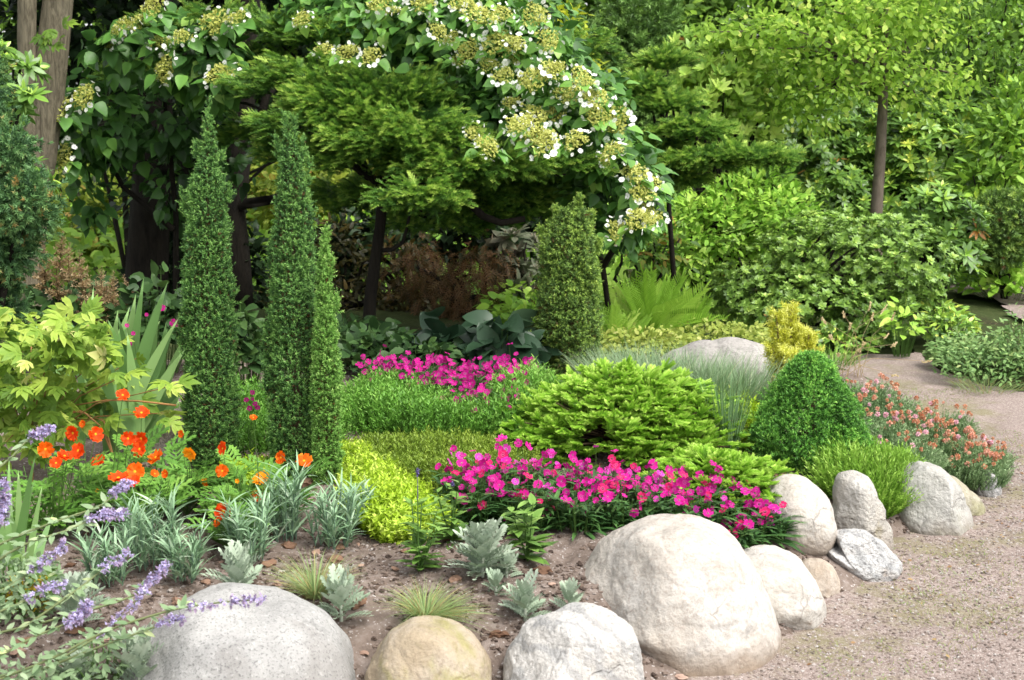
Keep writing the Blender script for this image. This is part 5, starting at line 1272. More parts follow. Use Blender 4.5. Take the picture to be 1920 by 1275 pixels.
LEAF_RHODO = T_leaf(.33, [(0, .2), (.3, .9), (.6, 1), (.85, .6), (1, .1)], .15, .15)
RHO = [T_rosette(LEAF_RHODO, 8, .25, s) for s in range(3)]
RHU = [T_rosette(LEAF_RHODO, 7, 1.3, s + 40) for s in range(3)]
AZA = [T_rosette(T_leaf(.58, [(0, .2), (.5, 1), (1, .05)], .15, .1), 7, .45, s, two=True) for s in range(3)]

# ---------------------------------------------------------------- spreading juniper: trunk and tiers of feathery sprays
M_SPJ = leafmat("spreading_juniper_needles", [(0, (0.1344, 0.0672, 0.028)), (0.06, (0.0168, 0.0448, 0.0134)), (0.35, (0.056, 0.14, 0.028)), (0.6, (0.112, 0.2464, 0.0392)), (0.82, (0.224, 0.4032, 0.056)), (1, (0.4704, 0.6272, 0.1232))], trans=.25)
TS = [T_spray(s, 26, .22 + .1 * s) for s in range(3)]
trunk_b = W(692, 612, 7.3); trunk_b[2] = H(trunk_b[0], 7.3) - .03
def plates(label, base, plates_, seed, n, size, trunks, hub):
    root = thing("spreading_juniper", label, "tree", base); mb = MB(seed); r = mb.rng
    tot = sum(a * b for _, _, a, b, _ in plates_); br = MB(seed + 1)
    for px, py, rx, ry, d in plates_:
        c, rad = B(px, py, rx, ry, d, rx * M(d) * .62); k = int(n * rx * ry / tot) + 20
        a = r.uniform(0, 6.28, k); q = np.sqrt(r.uniform(0, 1, k))
        lobe = 1 + .18 * np.sin(3 * a + px) + .12 * np.sin(5 * a + py)
        P = c + np.stack([np.cos(a) * q * rad[0] * lobe, np.sin(a) * q * rad[1] * lobe, rad[2] * (np.sqrt(np.clip(1 - q * q, 0, 1)) * r.uniform(-.35, 1, k) ) + .25 * rad[2] * np.sin(px + 9 * q * np.cos(a))], 1)
        outw = np.stack([np.cos(a), np.sin(a), 0 * a], 1); away = nrm((c - hub) * np.array([1, 1, .3]))
        D = outw * (.35 + .7 * q)[:, None] + away * .55 + .45 * r.normal(size=(k, 3)) * np.array([1, 1, .55]) + np.array([0, -.25, .18])
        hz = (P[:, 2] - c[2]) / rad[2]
        v = .42 + .20 * hz + .12 * q + .12 * r.normal(size=k) + .12 * vnoise(P, 7, seed)  # hz darkens the underside of each tier: shade put into the needle colour
        for j in range(3):
            s = np.arange(k) % 3 == j
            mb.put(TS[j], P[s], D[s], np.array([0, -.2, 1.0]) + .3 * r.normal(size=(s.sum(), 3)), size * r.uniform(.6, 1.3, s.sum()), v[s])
        limbs(br, hub, [c - np.array([0, 0, rad[2] * .5])], .012, .005, px, .08)
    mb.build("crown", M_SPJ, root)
    for p, rd in trunks: br.tube(p, rd, 9)
    br.build("trunk", BARK_DARK, root)
tp = np.array([W(x, y, 7.3) for x, y in [(690, 640), (694, 560), (702, 500), (712, 430), (718, 360), (722, 300), (728, 200)]])
hub = tp[4].copy()
arm = np.array([W(x, y, dd) for x, y, dd in [(718, 370, 7.3), (780, 352, 7.1), (850, 355, 7.0), (880, 380, 6.95), (905, 405, 6.9), (940, 418, 6.9), (985, 410, 6.9)]])
tw = np.array([W(x, y, 7.3) for x, y in [(706, 470), (735, 468), (755, 455), (764, 425), (770, 390)]])
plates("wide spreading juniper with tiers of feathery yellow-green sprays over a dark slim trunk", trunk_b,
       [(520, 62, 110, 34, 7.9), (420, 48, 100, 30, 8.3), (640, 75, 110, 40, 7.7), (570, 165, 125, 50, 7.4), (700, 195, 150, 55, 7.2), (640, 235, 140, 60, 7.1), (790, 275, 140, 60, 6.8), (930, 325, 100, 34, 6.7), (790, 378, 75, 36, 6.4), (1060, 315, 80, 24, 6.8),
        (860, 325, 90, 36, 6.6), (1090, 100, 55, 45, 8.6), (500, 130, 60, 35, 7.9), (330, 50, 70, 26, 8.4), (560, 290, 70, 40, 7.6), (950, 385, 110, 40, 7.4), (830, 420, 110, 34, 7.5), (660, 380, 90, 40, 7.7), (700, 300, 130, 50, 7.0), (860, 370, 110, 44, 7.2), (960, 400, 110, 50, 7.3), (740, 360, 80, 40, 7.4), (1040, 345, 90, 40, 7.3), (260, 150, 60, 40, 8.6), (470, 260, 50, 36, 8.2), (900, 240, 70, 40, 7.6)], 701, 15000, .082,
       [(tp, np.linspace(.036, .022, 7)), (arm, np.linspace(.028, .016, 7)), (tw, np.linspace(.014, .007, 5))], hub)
b2 = W(1270, 560, 8.3); b2[2] = H(b2[0], 8.3) - .02
tr2 = np.array([W(x, y, 8.3) for x, y in [(1268, 600), (1262, 500), (1255, 400), (1250, 300), (1240, 200)]])
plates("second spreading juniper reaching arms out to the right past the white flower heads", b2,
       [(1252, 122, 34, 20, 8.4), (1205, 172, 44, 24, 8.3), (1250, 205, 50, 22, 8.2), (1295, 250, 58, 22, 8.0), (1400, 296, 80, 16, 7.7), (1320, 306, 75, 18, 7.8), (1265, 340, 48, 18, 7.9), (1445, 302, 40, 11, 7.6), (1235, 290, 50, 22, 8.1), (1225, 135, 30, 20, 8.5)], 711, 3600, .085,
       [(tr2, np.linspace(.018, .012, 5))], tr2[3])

# ---------------------------------------------------------------- climbing hydrangea over the juniper
M_HYD = leafmat("hydrangea_leaves", [(0, (0.0198, 0.0525, 0.0135)), (0.35, (0.055, 0.147, 0.0297)), (0.6, (0.1045, 0.252, 0.045)), (0.85, (0.187, 0.378, 0.063)), (1, (0.308, 0.4935, 0.099))], trans=.25, rough=.42, spec=.35)
M_FLO = leafmat("lacecap_flowers", [(0, (.24, .27, .04)), (.3, (.40, .42, .08)), (.6, (.56, .58, .18)), (.7, (.62, .66, .5)), (.8, (.80, .82, .74)), (1, (.84, .85, .80))], trans=.22, rough=.7)
ME_FLO = []
for s in range(3):
    mb = MB(800 + s); r = mb.rng; n = 190
    a = r.uniform(0, 6.28, n); q = np.sqrt(r.uniform(0, 1, n)); lo = 1 + .15 * np.sin(3 * a + s * 2)
    P = np.stack([np.cos(a) * q * .8 * lo, np.sin(a) * q * .8 * lo, .28 * (1 - q * q) + .05 * r.normal(size=n)], 1)
    mb.put(LEAF_CARD, P, r.normal(size=(n, 3)) + np.array([0, 0, .4]), (0, 0, 1), .21 * r.uniform(.6, 1.3, n), r.uniform(0.05, .62, n))
    mb.tubes(np.repeat(np.array([[0, 0, -.5]]), 9, 0), np.stack([.6 * np.cos(np.arange(9) * .7), .6 * np.sin(np.arange(9) * .7), 0 * np.arange(9) + .05], 1), .02, a=.1)
    k = 13; a = np.arange(k) * 6.28 / k + r.uniform(-.25, .25, k); q = r.uniform(.85, 1.2, k)
    P = np.stack([np.cos(a) * q, np.sin(a) * q, r.uniform(-.12, .1, k)], 1); fl4 = T_disc_flower(4, 1.2, .1, False, .06, 1, s)
    mb.put((fl4[0], fl4[1], fl4[2] * 0), P, r.normal(size=(k, 3)), np.stack([np.cos(a) * .6, np.sin(a) * .6, 0 * a + .7], 1) + .3 * r.normal(size=(k, 3)), .16 * r.uniform(.6, 1.2, k), r.uniform(.8, 1, k))
    ME_FLO.append(mb.mesh("flower_head", M_FLO))
def hydrangea(label, blobs, heads, base, seed, n, size, vb, stems):
    root = thing("climbing_hydrangea", label, "shrub", base); mb = MB(seed); r = mb.rng
    tot = sum(b[2] * b[3] for b in blobs)
    for i, b in enumerate(blobs):
        c, rad = B(*b[:6])
        clumps(mb, c, rad, max(8, int(n * b[2] * b[3] / tot)), 4, LEAF_HEART, size, spread=.55, vb=vb + (b[6] if len(b) > 6 else 0), out=.75, droop=.75, upw=.7, shell=(.75, 1.03), seedv=seed + i)
    for p in stems: MB(seed + 1).tube([W(*q) for q in p], np.linspace(.022, .008, len(p)), 6).build("stem", BARK_DARK, root)
    for x, y, d, s in heads:
        p = W(x, y, d); R_ = s * M(d); p = p + np.array([.02, .06, .025]) * r.normal(size=3); dv = np.array([(x - 800) / 900 * .5 + .35 * r.normal(), -.7, .72 + .3 * r.normal()])
        k = int(r.integers(0, 3))
        o = link("flower_head", ME_FLO[k], root, p - np.array(root.location)); face(o, dv, r.uniform(0, 6), R_)
        m = 5; a = r.uniform(0, 6.28, m)       # the leaves that frame the head
        mb.put(LEAF_HEART, p + np.stack([np.cos(a), np.sin(a) * .5, -.5 + 0 * a], 1) * R_ * .7 + np.array([0, .03, 0]), np.stack([np.cos(a), np.sin(a) * .5 - .4, -.55 + .3 * r.normal(size=m)], 1), np.array([0, -.4, 1.0]) + .3 * r.normal(size=(m, 3)), size * r.uniform(.8, 1.15, m), vb + .18 + .12 * r.normal(size=m))
    mb.build("foliage", M_HYD, root)
hb = W(1150, 620, 8.2); hb[2] = H(hb[0], hb[1])
heads = [(650, 95, 20), (695, 95, 24), (560, 30, 20), (715, 12, 24), (780, 3, 24), (870, 18, 28), (910, 42, 26), (935, 78, 26), (1008, 25, 26), (1028, 52, 24), (968, 92, 22), (1000, 138, 26), (978, 165, 22), (1010, 205, 26), (1040, 140, 30), (1085, 152, 28), (1112, 212, 28), (1142, 228, 26), (1090, 182, 26), (985, 250, 28), (955, 242, 24), (925, 262, 26), (1040, 262, 28), (1065, 272, 26), (1150, 290, 24), (1200, 318, 26), (1210, 362, 26), (1213, 405, 26), (1180, 412, 26), (1155, 432, 24), (898, 258, 22), (1018, 250, 26), (1120, 178, 24), (1060, 190, 24), (600, 78, 18), (820, 38, 20), (750, 40, 18), (840, 70, 18), (880, 75, 20), (800, 15, 18), (945, 130, 20), (905, 120, 18), (1060, 120, 20), (960, 200, 20), (1040, 215, 22), (860, 120, 16), (1218, 335, 22), (940, 20, 24), (1130, 300, 18), (960, 60, 22)]
hydrangea("big white lacecap hydrangea sprawling down over the juniper to the right, full of flower heads",
          [(760, 50, 170, 70, 7.7, .3), (900, 60, 150, 80, 7.5, .3), (1000, 140, 95, 85, 7.2, .3), (860, 170, 120, 75, 7.4, .3), (1075, 215, 85, 75, 7.1, .3), (1000, 270, 50, 26, 6.95, .2), (1150, 300, 50, 60, 7.0, .25), (1195, 365, 42, 72, 6.95, .2), (1150, 420, 50, 32, 7.0, .2), (640, 20, 120, 45, 7.9, .3), (1000, 40, 50, 45, 7.4, .3), (960, 215, 80, 45, 7.1, .25), (1100, 370, 50, 36, 7.2, .2), (1110, 180, 45, 50, 7.1, .2)],
          [(x, y, (6.5 if y > 235 and x < 1090 else 7.22 - .0011 * (x - 600) * (x > 600) + .0006 * (x - 1050) * (x > 1050)), s * (1.05 + .45 * ((x * 7 + y * 13) % 10) / 10)) for x, y, s in heads], hb, 821, 1350, .075, .58, [[(1150, 640, 8.2), (1130, 500, 8.1), (1100, 350, 8.0), (1000, 200, 8.0), (850, 100, 8.1)], [(1130, 500, 8.1), (1180, 420, 7.8), (1190, 340, 7.6)]])
hb = W(330, 560, 8.6); hb[2] = H(hb[0], hb[1])
heads = [(232, 62, 24), (268, 50, 22), (400, 52, 28), (298, 85, 22), (322, 140, 28), (418, 132, 28), (150, 170, 26), (126, 222, 26), (120, 290, 26), (292, 12, 22), (205, 72, 18), (345, 70, 18), (455, 30, 20)]
hydrangea("shaded lacecap hydrangea on the left with scattered flower heads over dark drooping leaves",
          [(310, 95, 130, 60, 7.9), (400, 110, 60, 70, 7.8), (170, 220, 75, 70, 8.0), (230, 260, 60, 40, 8.3, .3, -.12), (320, 220, 110, 60, 8.4, .3, -.15), (130, 280, 40, 60, 8.0), (170, 370, 30, 40, 8.4, .2, -.15), (330, 350, 40, 60, 8.6, .2, -.15), (440, 290, 40, 50, 8.6, .2, -.15)],
          [(x, y, 7.5, s * 1.2) for x, y, s in heads], hb, 831, 330, .098, .45, [[(330, 560, 8.6), (330, 400, 8.5), (310, 200, 8.3), (300, 60, 8.0)], [(325, 430, 8.5), (230, 350, 8.4), (170, 230, 8.2)]])

# thick dark trunks in the shade
for lab, pts, rd in [("thick dark trunk in deep shade left of the first column juniper", [(275, 520), (280, 420), (285, 330), (270, 230), (290, 120), (300, -60)], .15),
                     ("dark forked trunk in deep shade between the column junipers", [(440, 600), (436, 500), (428, 400), (440, 300), (450, 200), (470, -60)], .14)]:
    b = W(pts[0][0], pts[0][1], 9.0); b[2] = -.03
    P = [b] + [W(x, y, 9.0) for x, y in pts]
    root = thing("dark_tree", lab, "tree", b); mb = MB(7); mb.tube(P, np.linspace(rd, rd * .6, len(P)), 10)
    limbs(mb, P[3], [P[3] + np.array([.45, -.15, .12]), P[3] + np.array([-.4, -.1, .35]), P[4] + np.array([.3, .1, .5])], .05, .02, 3)
    mb.build("trunk", BARK_DARK, root)
    mb = MB(int(rd * 1000)); c = np.array(P[-1]) + np.array([0, .5, 1.1])
    clumps(mb, c, (1.2, 1.1, .8), 300, 5, LEAF_CARD, .17, spread=.6, front=0, shell=(.3, 1.05))
    mb.build("crown", leafmat_cached("dark_canopy", [(0, (.012, .03, .01)), (.6, (.03, .07, .02)), (1, (.06, .12, .03))], trans=.15), root)

# ---------------------------------------------------------------- the big trunk at the left edge, its crown overhead
tb = W(62, 560, 7.4); tb[2] = H(tb[0], tb[1]) - .03
root = thing("broadleaf_tree", "large grey-brown forked tree trunk at the left edge with its crown overhead", "tree", tb)
mb = MB(841); d = 7.4
mb.tube([tb] + [W(x, y, d) for x, y in [(52, 500), (60, 400), (71, 300), (85, 190), (99, 90), (109, 0), (125, -120), (150, -260)]], np.array([46, 29, 29, 33, 33, 29, 27, 26, 20]) * M(d), 18)
mb.tube([W(x, y, d - .05) for x, y in [(64, 300), (58, 220), (54, 140), (50, 70), (51, 0), (45, -120), (20, -300)]], np.array([18, 20, 18, 17, 17, 16, 10]) * M(d), 12)
mb.build("trunk", bark("tree_bark", (.045, .038, .026), (.185, .16, .11), 9, 6, 1.0), root)
mb = MB(843)
for c, rr, n in [((-3.4, 7.2, 3.9), (1.9, 1.6, .9), 520), ((-2.0, 8.6, 3.6), (1.7, 1.4, .8), 460), ((-4.2, 9.5, 3.2), (1.6, 1.3, 1.0), 380)]:
    clumps(mb, c, rr, n, 5, LEAF_CARD, .17, spread=.7, front=0, shell=(.35, 1.05))
mb.build("crown", leafmat("tree_leaves", [(0, (.03, .07, .015)), (.6, (.07, .16, .03)), (1, (.14, .26, .05))], trans=.25), root)
root = thing("vine", "small bright vine with lobed leaves on the big left trunk", "plant", W(100, 100, 7.2))
mb = MB(845); n = 9; P = np.array([W(x, y, 7.2) for x, y in [(92, 55), (108, 62), (118, 50), (85, 78), (100, 85), (125, 45), (95, 68), (110, 78), (80, 70)]])
mb.put(T_PEO, P, np.stack([mb.rng.normal(size=n), -.5 + 0 * P[:, 0], -.3 + .5 * mb.rng.normal(size=n)], 1), (0, -.7, .7), .075, .2 + .15 * mb.rng.normal(size=n)); mb.build("leaves", M_PEON, root)

# conifer sprays and rhododendron at the left edge
M_LCO = leafmat("left_conifer_needles", [(0, (.03, .07, .03)), (.35, (.06, .14, .05)), (.65, (.11, .23, .075)), (.92, (.20, .34, .11)), (1, (.32, .22, .07))], trans=.2)
TL = [T_sprig(16, .5, .16, .8, s + 70, .35, core=.03) for s in range(2)]
b = W(-30, 700, 5.6); b[2] = H(b[0], b[1])
shrub("conifer_shrub", "dark green scale-leaved conifer at the left edge in front of the big trunk", "shrub",
      [(10, 285, 46, 40, 5.5), (40, 385, 62, 50, 5.4), (5, 340, 50, 60, 5.5), (5, 460, 55, 50, 5.5), (-20, 540, 40, 60, 5.6), (-50, 420, 80, 160, 5.7), (-50, 170, 50, 90, 5.8), (5, 590, 30, 40, 5.6)], 1300, 6, TL, .046, M_LCO, 851, base=b, spread=.6, out=.6, droop=0.0, upw=.5, shell=(.6, 1.05))
M_RHD = leafmat("rhododendron_leaves", [(0, (0.595, 0.2444, 0.05)), (0.04, (0.0437, 0.0935, 0.02)), (0.4, (0.1138, 0.23, 0.04)), (0.65, (0.21, 0.3881, 0.055)), (0.85, (0.4025, 0.575, 0.08)), (1, (0.7, 0.7475, 0.13))], trans=.2, rough=.35, spec=.45)
b = W(-40, 640, 6.4); b[2] = H(b[0], b[1])
shrub("rhododendron", "rhododendron with glossy whorled leaves overlapping the big left trunk", "shrub", [(25, 130, 40, 40, 6.5), (30, 180, 55, 35, 6.4), (15, 220, 40, 30, 6.4), (70, 325, 28, 22, 6.4), (-20, 170, 60, 90, 6.6)], 46, 1, RHO, .098, M_RHD, 855, base=b, single=True)

# ---------------------------------------------------------------- shade plants under the trees
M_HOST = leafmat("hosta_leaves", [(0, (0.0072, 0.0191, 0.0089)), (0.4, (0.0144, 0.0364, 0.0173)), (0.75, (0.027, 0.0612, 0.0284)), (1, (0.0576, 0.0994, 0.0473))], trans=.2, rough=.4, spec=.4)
LEAF_HOST = T_leaf(.72, [(0, .2), (.12, .75), (.35, 1), (.65, .8), (.88, .4), (1, 0)], .25, .35, stalk=.0, wave=.01)
leafmound("hosta", "large blue-green hosta with broad cupped leaves in the shade left of the stout juniper", "plant", 945, 705, 105, 62, 90, LEAF_HOST, .125, M_HOST, 861, vb=.55)
leafmound("hosta", "hosta with darker narrow folded leaves left of the broad-leaved hosta", "plant", 845, 690, 90, 60, 76, LEAF_HOST, .12, M_HOST, 863, vb=.35)
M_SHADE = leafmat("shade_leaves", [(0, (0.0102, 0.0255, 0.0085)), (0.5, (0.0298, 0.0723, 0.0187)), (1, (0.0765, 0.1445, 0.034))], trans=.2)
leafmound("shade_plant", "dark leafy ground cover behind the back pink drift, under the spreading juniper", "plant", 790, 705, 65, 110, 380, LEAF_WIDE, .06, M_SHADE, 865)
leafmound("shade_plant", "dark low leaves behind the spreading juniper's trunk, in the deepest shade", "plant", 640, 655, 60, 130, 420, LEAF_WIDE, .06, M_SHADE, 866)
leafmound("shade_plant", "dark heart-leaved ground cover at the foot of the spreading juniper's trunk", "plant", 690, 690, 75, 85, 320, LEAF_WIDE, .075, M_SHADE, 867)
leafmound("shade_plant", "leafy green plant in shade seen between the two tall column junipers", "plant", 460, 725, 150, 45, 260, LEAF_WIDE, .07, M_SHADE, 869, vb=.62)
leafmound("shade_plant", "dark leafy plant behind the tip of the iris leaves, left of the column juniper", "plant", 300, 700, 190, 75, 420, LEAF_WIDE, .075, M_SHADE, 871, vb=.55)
leafmound("shade_plant", "tall shaded leaves below the left hydrangea, behind the dried plumes", "plant", 150, 690, 170, 110, 420, LEAF_OVAL, .09, M_SHADE, 873, vb=.55)
# dried astilbe plumes
root = thing("astilbe", "astilbe with feathery dried tan plumes behind the iris leaves", "plant", (*G(160, 690)[:2], H(*G(160, 690)[:2])))
g = np.array(root.location); mb = MB(881); r = mb.rng; st = MB(882)
for x, y in [(118, 432), (130, 455), (148, 470), (90, 470), (165, 505), (190, 500), (215, 508), (232, 515), (180, 520), (200, 530), (150, 525), (105, 490), (170, 540), (215, 535), (80, 455), (245, 525)]:
    p = W(x, y, g[1] - .1); q = W(x + r.uniform(-25, 25) * .6, y + 75, g[1] - .1); st.tubes(g, q, .002); st.tubes(q, p, .002); k = 80
    t = r.uniform(0, 1, k); a = r.uniform(0, 6.28, k); w_ = .05 * (1 - t * .85)
    o = np.stack([np.cos(a), np.sin(a), .5 + 0 * a], 1)
    mb.put(T_sprig(8, .3, .12, .8, 5, .3), q + (p - q) * t[:, None], o, r.normal(size=(k, 3)), w_ * r.uniform(.8, 1.6, k), r.uniform(.1, 1, k))
mb.build("plumes", leafmat("dried_plumes", [(0, (.26, .17, .08)), (.5, (.40, .28, .14)), (1, (.52, .40, .24))], trans=.25), root); st.build("stems", STEM_BROWN, root)
# laceleaf maple
TM = [T_pinnate(4, .4, .05, False, .015, s + 20, .5) for s in range(2)]
shrub("laceleaf_maple", "weeping laceleaf maple with thin rust-brown leaves behind the hostas", "tree", [(880, 535, 60, 62, 7.9), (900, 495, 36, 36, 7.9), (825, 545, 50, 46, 8.0), (780, 500, 50, 40, 8.2)], 230, 5, TM, .08,
      leafmat("rust_maple_leaves", [(0, (0.0393, 0.0315, 0.0079)), (0.4, (0.1022, 0.0629, 0.0197)), (0.7, (0.1809, 0.0865, 0.0354)), (1, (0.2163, 0.1416, 0.0551))], trans=.35), 891, spread=.6, out=.5, droop=1.0)
shrub("shaded_maple", "dark olive foliage with amber glints in the shade left of the rust maple", "shrub", [(620, 500, 70, 90, 8.8), (560, 580, 60, 50, 8.8), (650, 580, 60, 40, 8.4), (740, 510, 80, 60, 8.6), (780, 560, 60, 40, 8.5), (700, 580, 60, 40, 8.4)], 420, 5, LEAF_OVAL, .06,
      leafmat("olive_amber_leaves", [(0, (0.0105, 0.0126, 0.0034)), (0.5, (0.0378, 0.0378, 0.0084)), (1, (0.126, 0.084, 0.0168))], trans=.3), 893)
shrub("silver_rhododendron", "rhododendron with pale-backed leaf whorls between the rust maple and stout juniper", "shrub", [(965, 470, 45, 40, 8.0), (955, 520, 40, 30, 7.9), (1000, 500, 40, 60, 8.2)], 36, 1, RHO, .11,
      leafmat("pale_backed_leaves", [(0, (0.044, 0.055, 0.0275)), (0.4, (0.11, 0.132, 0.077)), (0.7, (0.198, 0.187, 0.132)), (1, (0.275, 0.209, 0.143))], trans=.2), 895, single=True)
# the sunlit clearing seen through under the canopy
M_YG = leafmat("yellow_green_leaves", [(0, (.08, .13, .015)), (.4, (.18, .28, .03)), (.7, (.34, .42, .05)), (.9, (.5, .52, .10)), (1, (.5, .25, .06))], trans=.4)
shrub("pale_shrub", "pale yellow-green shrub in the light far behind the forked dark trunk", "shrub", [(560, 370, 110, 70, 12.6), (480, 330, 60, 60, 12.8), (620, 330, 80, 60, 13)], 520, 5, LEAF_OVAL, .11, M_YG, 897, vb=.62)
shrub("pale_shrub", "pale yellow-green shrub glimpsed low between the big left trunk and the thick dark trunk", "shrub", [(170, 380, 100, 80, 12.6), (120, 440, 120, 50, 12.4), (230, 420, 70, 60, 12.5), (300, 400, 60, 60, 12.8)], 460, 5, LEAF_OVAL, .11, M_YG, 899, vb=.6)

# ---------------------------------------------------------------- right side: rhododendrons, young tree, ferns
M_AZ = leafmat("azalea_leaves", [(0, (0.476, 0.2295, 0.0451)), (0.05, (0.0595, 0.1263, 0.0225)), (0.35, (0.1309, 0.2409, 0.0406)), (0.65, (0.2261, 0.3786, 0.0632)), (0.85, (0.3569, 0.5163, 0.1084)), (1, (0.5236, 0.6426, 0.1535))], trans=.22, rough=.4, spec=.4)
shrub("azalea_bush", "wide rounded azalea bush with small whorled leaves behind the golden yew", "shrub",
      [(1440, 520, 120, 100, 8.1), (1560, 480, 130, 85, 8.0), (1680, 500, 110, 95, 8.0), (1520, 580, 150, 75, 7.8), (1650, 590, 130, 65, 7.9), (1400, 560, 80, 70, 7.9), (1600, 430, 90, 40, 8.3)], 3400, 1, AZA, .036, M_AZ, 901, single=True, shell=(.6, 1.08), vb=.48, gap=-.35)
M_LG = leafmat("light_green_leaves", [(0, (0.0966, 0.2236, 0.023)), (0.4, (0.2294, 0.4471, 0.0517)), (0.7, (0.3864, 0.621, 0.0805)), (1, (0.6038, 0.7949, 0.161))], trans=.35)
shrub("light_shrub", "light green leafy shrub between the right juniper arm and the azalea bush", "shrub", [(1330, 440, 90, 70, 8.9), (1410, 390, 100, 60, 9.0), (1470, 420, 80, 60, 8.8), (1290, 480, 60, 60, 8.8), (1430, 350, 60, 40, 9.2), (1260, 430, 50, 50, 9.0)], 820, 5, LEAF_OVAL, .062, M_LG, 903, vb=.58)
# ferns
M_FERN = leafmat("fern_fronds", [(0, (0.1, 0.2125, 0.0213)), (0.5, (0.22, 0.4037, 0.0372)), (0.8, (0.36, 0.5525, 0.0744)), (1, (0.5, 0.6375, 0.1487))], trans=.4)
T_FERN = T_pinnate(24, .20, .024, False, .006, 4, .8, .1)
def fern(label, px, py, hpx, n, seed, mat=M_FERN):
    g = G(px, py); g[2] = H(g[0], g[1]); root = thing("fern", label, "fern", g); mb = MB(seed); r = mb.rng; a = r.uniform(0, 6.28, n)
    D = np.stack([np.cos(a) * r.uniform(.3, 1.3, n), np.sin(a) * r.uniform(.3, 1.1, n), r.uniform(.9, 2.2, n)], 1)
    mb.put(T_FERN, g + .03 * r.normal(size=(n, 3)) * (1, 1, 0), D, np.array([0, -.7, 1.0]) - nrm(D) * .3 + .3 * r.normal(size=(n, 3)), hpx * M(g[1]) * 1.15 * r.uniform(.65, 1.1, n), .55 + .18 * r.normal(size=n))
    mb.build("fronds", mat, root)
fern("bright yellow-green fern standing right of the stout juniper", 1215, 632, 100, 46, 911)
fern("second bright fern arching towards the azalea bush", 1285, 628, 80, 34, 913)
fern("small fern low behind the low granite boulder", 1160, 645, 60, 26, 915)
M_GC = leafmat("pale_ground_cover", [(0, (.14, .19, .03)), (.5, (.28, .36, .06)), (.8, (.42, .47, .10)), (1, (.52, .52, .2))], trans=.35)
leafmound("ground_cover", "pale yellow-green low leaves in front of the ferns", "plant", 1200, 655, 40, 110, 1100, LEAF_WIDE, .032, M_GC, 917, vb=.55, zf=.1)
leafmound("ground_cover", "pale yellow-green low leaves behind the low granite boulder, before the azalea", "plant", 1345, 640, 36, 110, 1000, LEAF_WIDE, .032, M_GC, 919, vb=.55, zf=.1)
leafmound("ground_cover", "light green ground cover in the shade gap right of the stout juniper", "plant", 1150, 600, 70, 90, 800, LEAF_WIDE, .045, M_LG, 921, vb=.6, zf=.1)
leafmound("ground_cover", "light green ground cover behind the rust maple and the hostas", "plant", 1000, 600, 70, 100, 420, LEAF_WIDE, .07, M_LG, 922, vb=.6, zf=.1)
shrub("rust_azalea", "twiggy shrub with a few rust-orange spent flowers right of the stout juniper's tip", "shrub", [(1190, 470, 70, 40, 8.4), (1250, 460, 50, 40, 8.5)], 90, 4, LEAF_OVAL, .07, leafmat("rust_spent_leaves", [(0, (.06, .13, .02)), (.55, (.15, .28, .04)), (.75, (.35, .22, .05)), (1, (.52, .19, .06))], trans=.3), 923)

# leaves along the edge of the path under the azalea
leafmound("woodland_plant", "broad-leaved green seedling in front of the azalea bush by the path", "plant", 1690, 668, 130, 30, 44, LEAF_OVAL, .08, M_LG, 925, vb=.62)
leafmound("woodland_plant", "low mixed green leaves at the right foot of the azalea bush", "plant", 1770, 640, 70, 60, 420, LEAF_OVAL, .048, M_RHD, 927, vb=.65)
leafmound("woodland_plant", "low green leaves under the azalea bush beside the gravel", "plant", 1560, 660, 45, 80, 300, LEAF_OVAL, .055, M_RHD, 929, vb=.6)
gx = 0
for px, py, h_, r_, lab in [(1850, 705, 85, 100, "silvery-green low plant bank along the right side of the gravel path"), (1915, 690, 110, 70, "taller grey-green bank plant at the right edge of the picture"), (1800, 680, 60, 60, "grey-green plant at the near left corner of the right bank")]:
    leafmound("bank_plant", lab, "plant", px, py, h_, r_, 1100, LEAF_OVAL, .031, leafmat_cached("bank_leaves", [(0, (0.069, 0.147, 0.039)), (0.5, (0.1495, 0.273, 0.078)), (0.85, (0.276, 0.399, 0.13)), (1, (0.46, 0.525, 0.195))], trans=.2), 931 + gx, vb=.55, zf=.1); gx += 1
tuft("grass_tuft", "fringe of pale grass at the near edge of the right bank beside the gravel", 1850, 728, 30, 180, 300, 939, M_FINE, w=.003, up=(.6, 2))
tuft("grass_tuft", "grass at the foot of the golden yew along the far gravel edge", 1560, 682, 40, 120, 300, 941, M_HT, w=.003, up=(.8, 3))
leafmound("ground_cover", "light green leafy cover beyond the upper path at the right edge", "plant", 1890, 560, 75, 90, 420, LEAF_WIDE, .085, M_LG, 943, vb=.62)
# dark drooping conifer bough, right-hand shrubs
shrub("rhododendron", "dark glossy rhododendron hanging over the right end of the azalea bush", "shrub", [(1750, 400, 60, 50, 8.7), (1800, 430, 50, 50, 8.6), (1720, 440, 40, 30, 8.6), (1800, 490, 34, 40, 8.5)], 120, 1, RHO, .085, M_RHD, 945, single=True, vb=.36)
shrub("olive_conifer", "flat olive-green conifer shrub at the right edge above the light green cover", "shrub", [(1890, 420, 70, 55, 9.0), (1870, 460, 50, 30, 8.9)], 300, 6, TL, .065, M_JUN3, 947, vb=.5)
shrub("green_shrub", "bright mid-green shrub at the right edge above the olive conifer", "shrub", [(1890, 290, 75, 80, 9.6), (1850, 350, 60, 50, 9.4), (1910, 220, 60, 60, 9.8)], 420, 5, LEAF_OVAL, .085, leafmat_cached("mid_green_leaves", [(0, (0.0672, 0.1449, 0.0224)), (0.4, (0.168, 0.322, 0.0392)), (0.75, (0.3136, 0.5152, 0.056)), (1, (0.56, 0.7084, 0.0896))], trans=.3), 949)
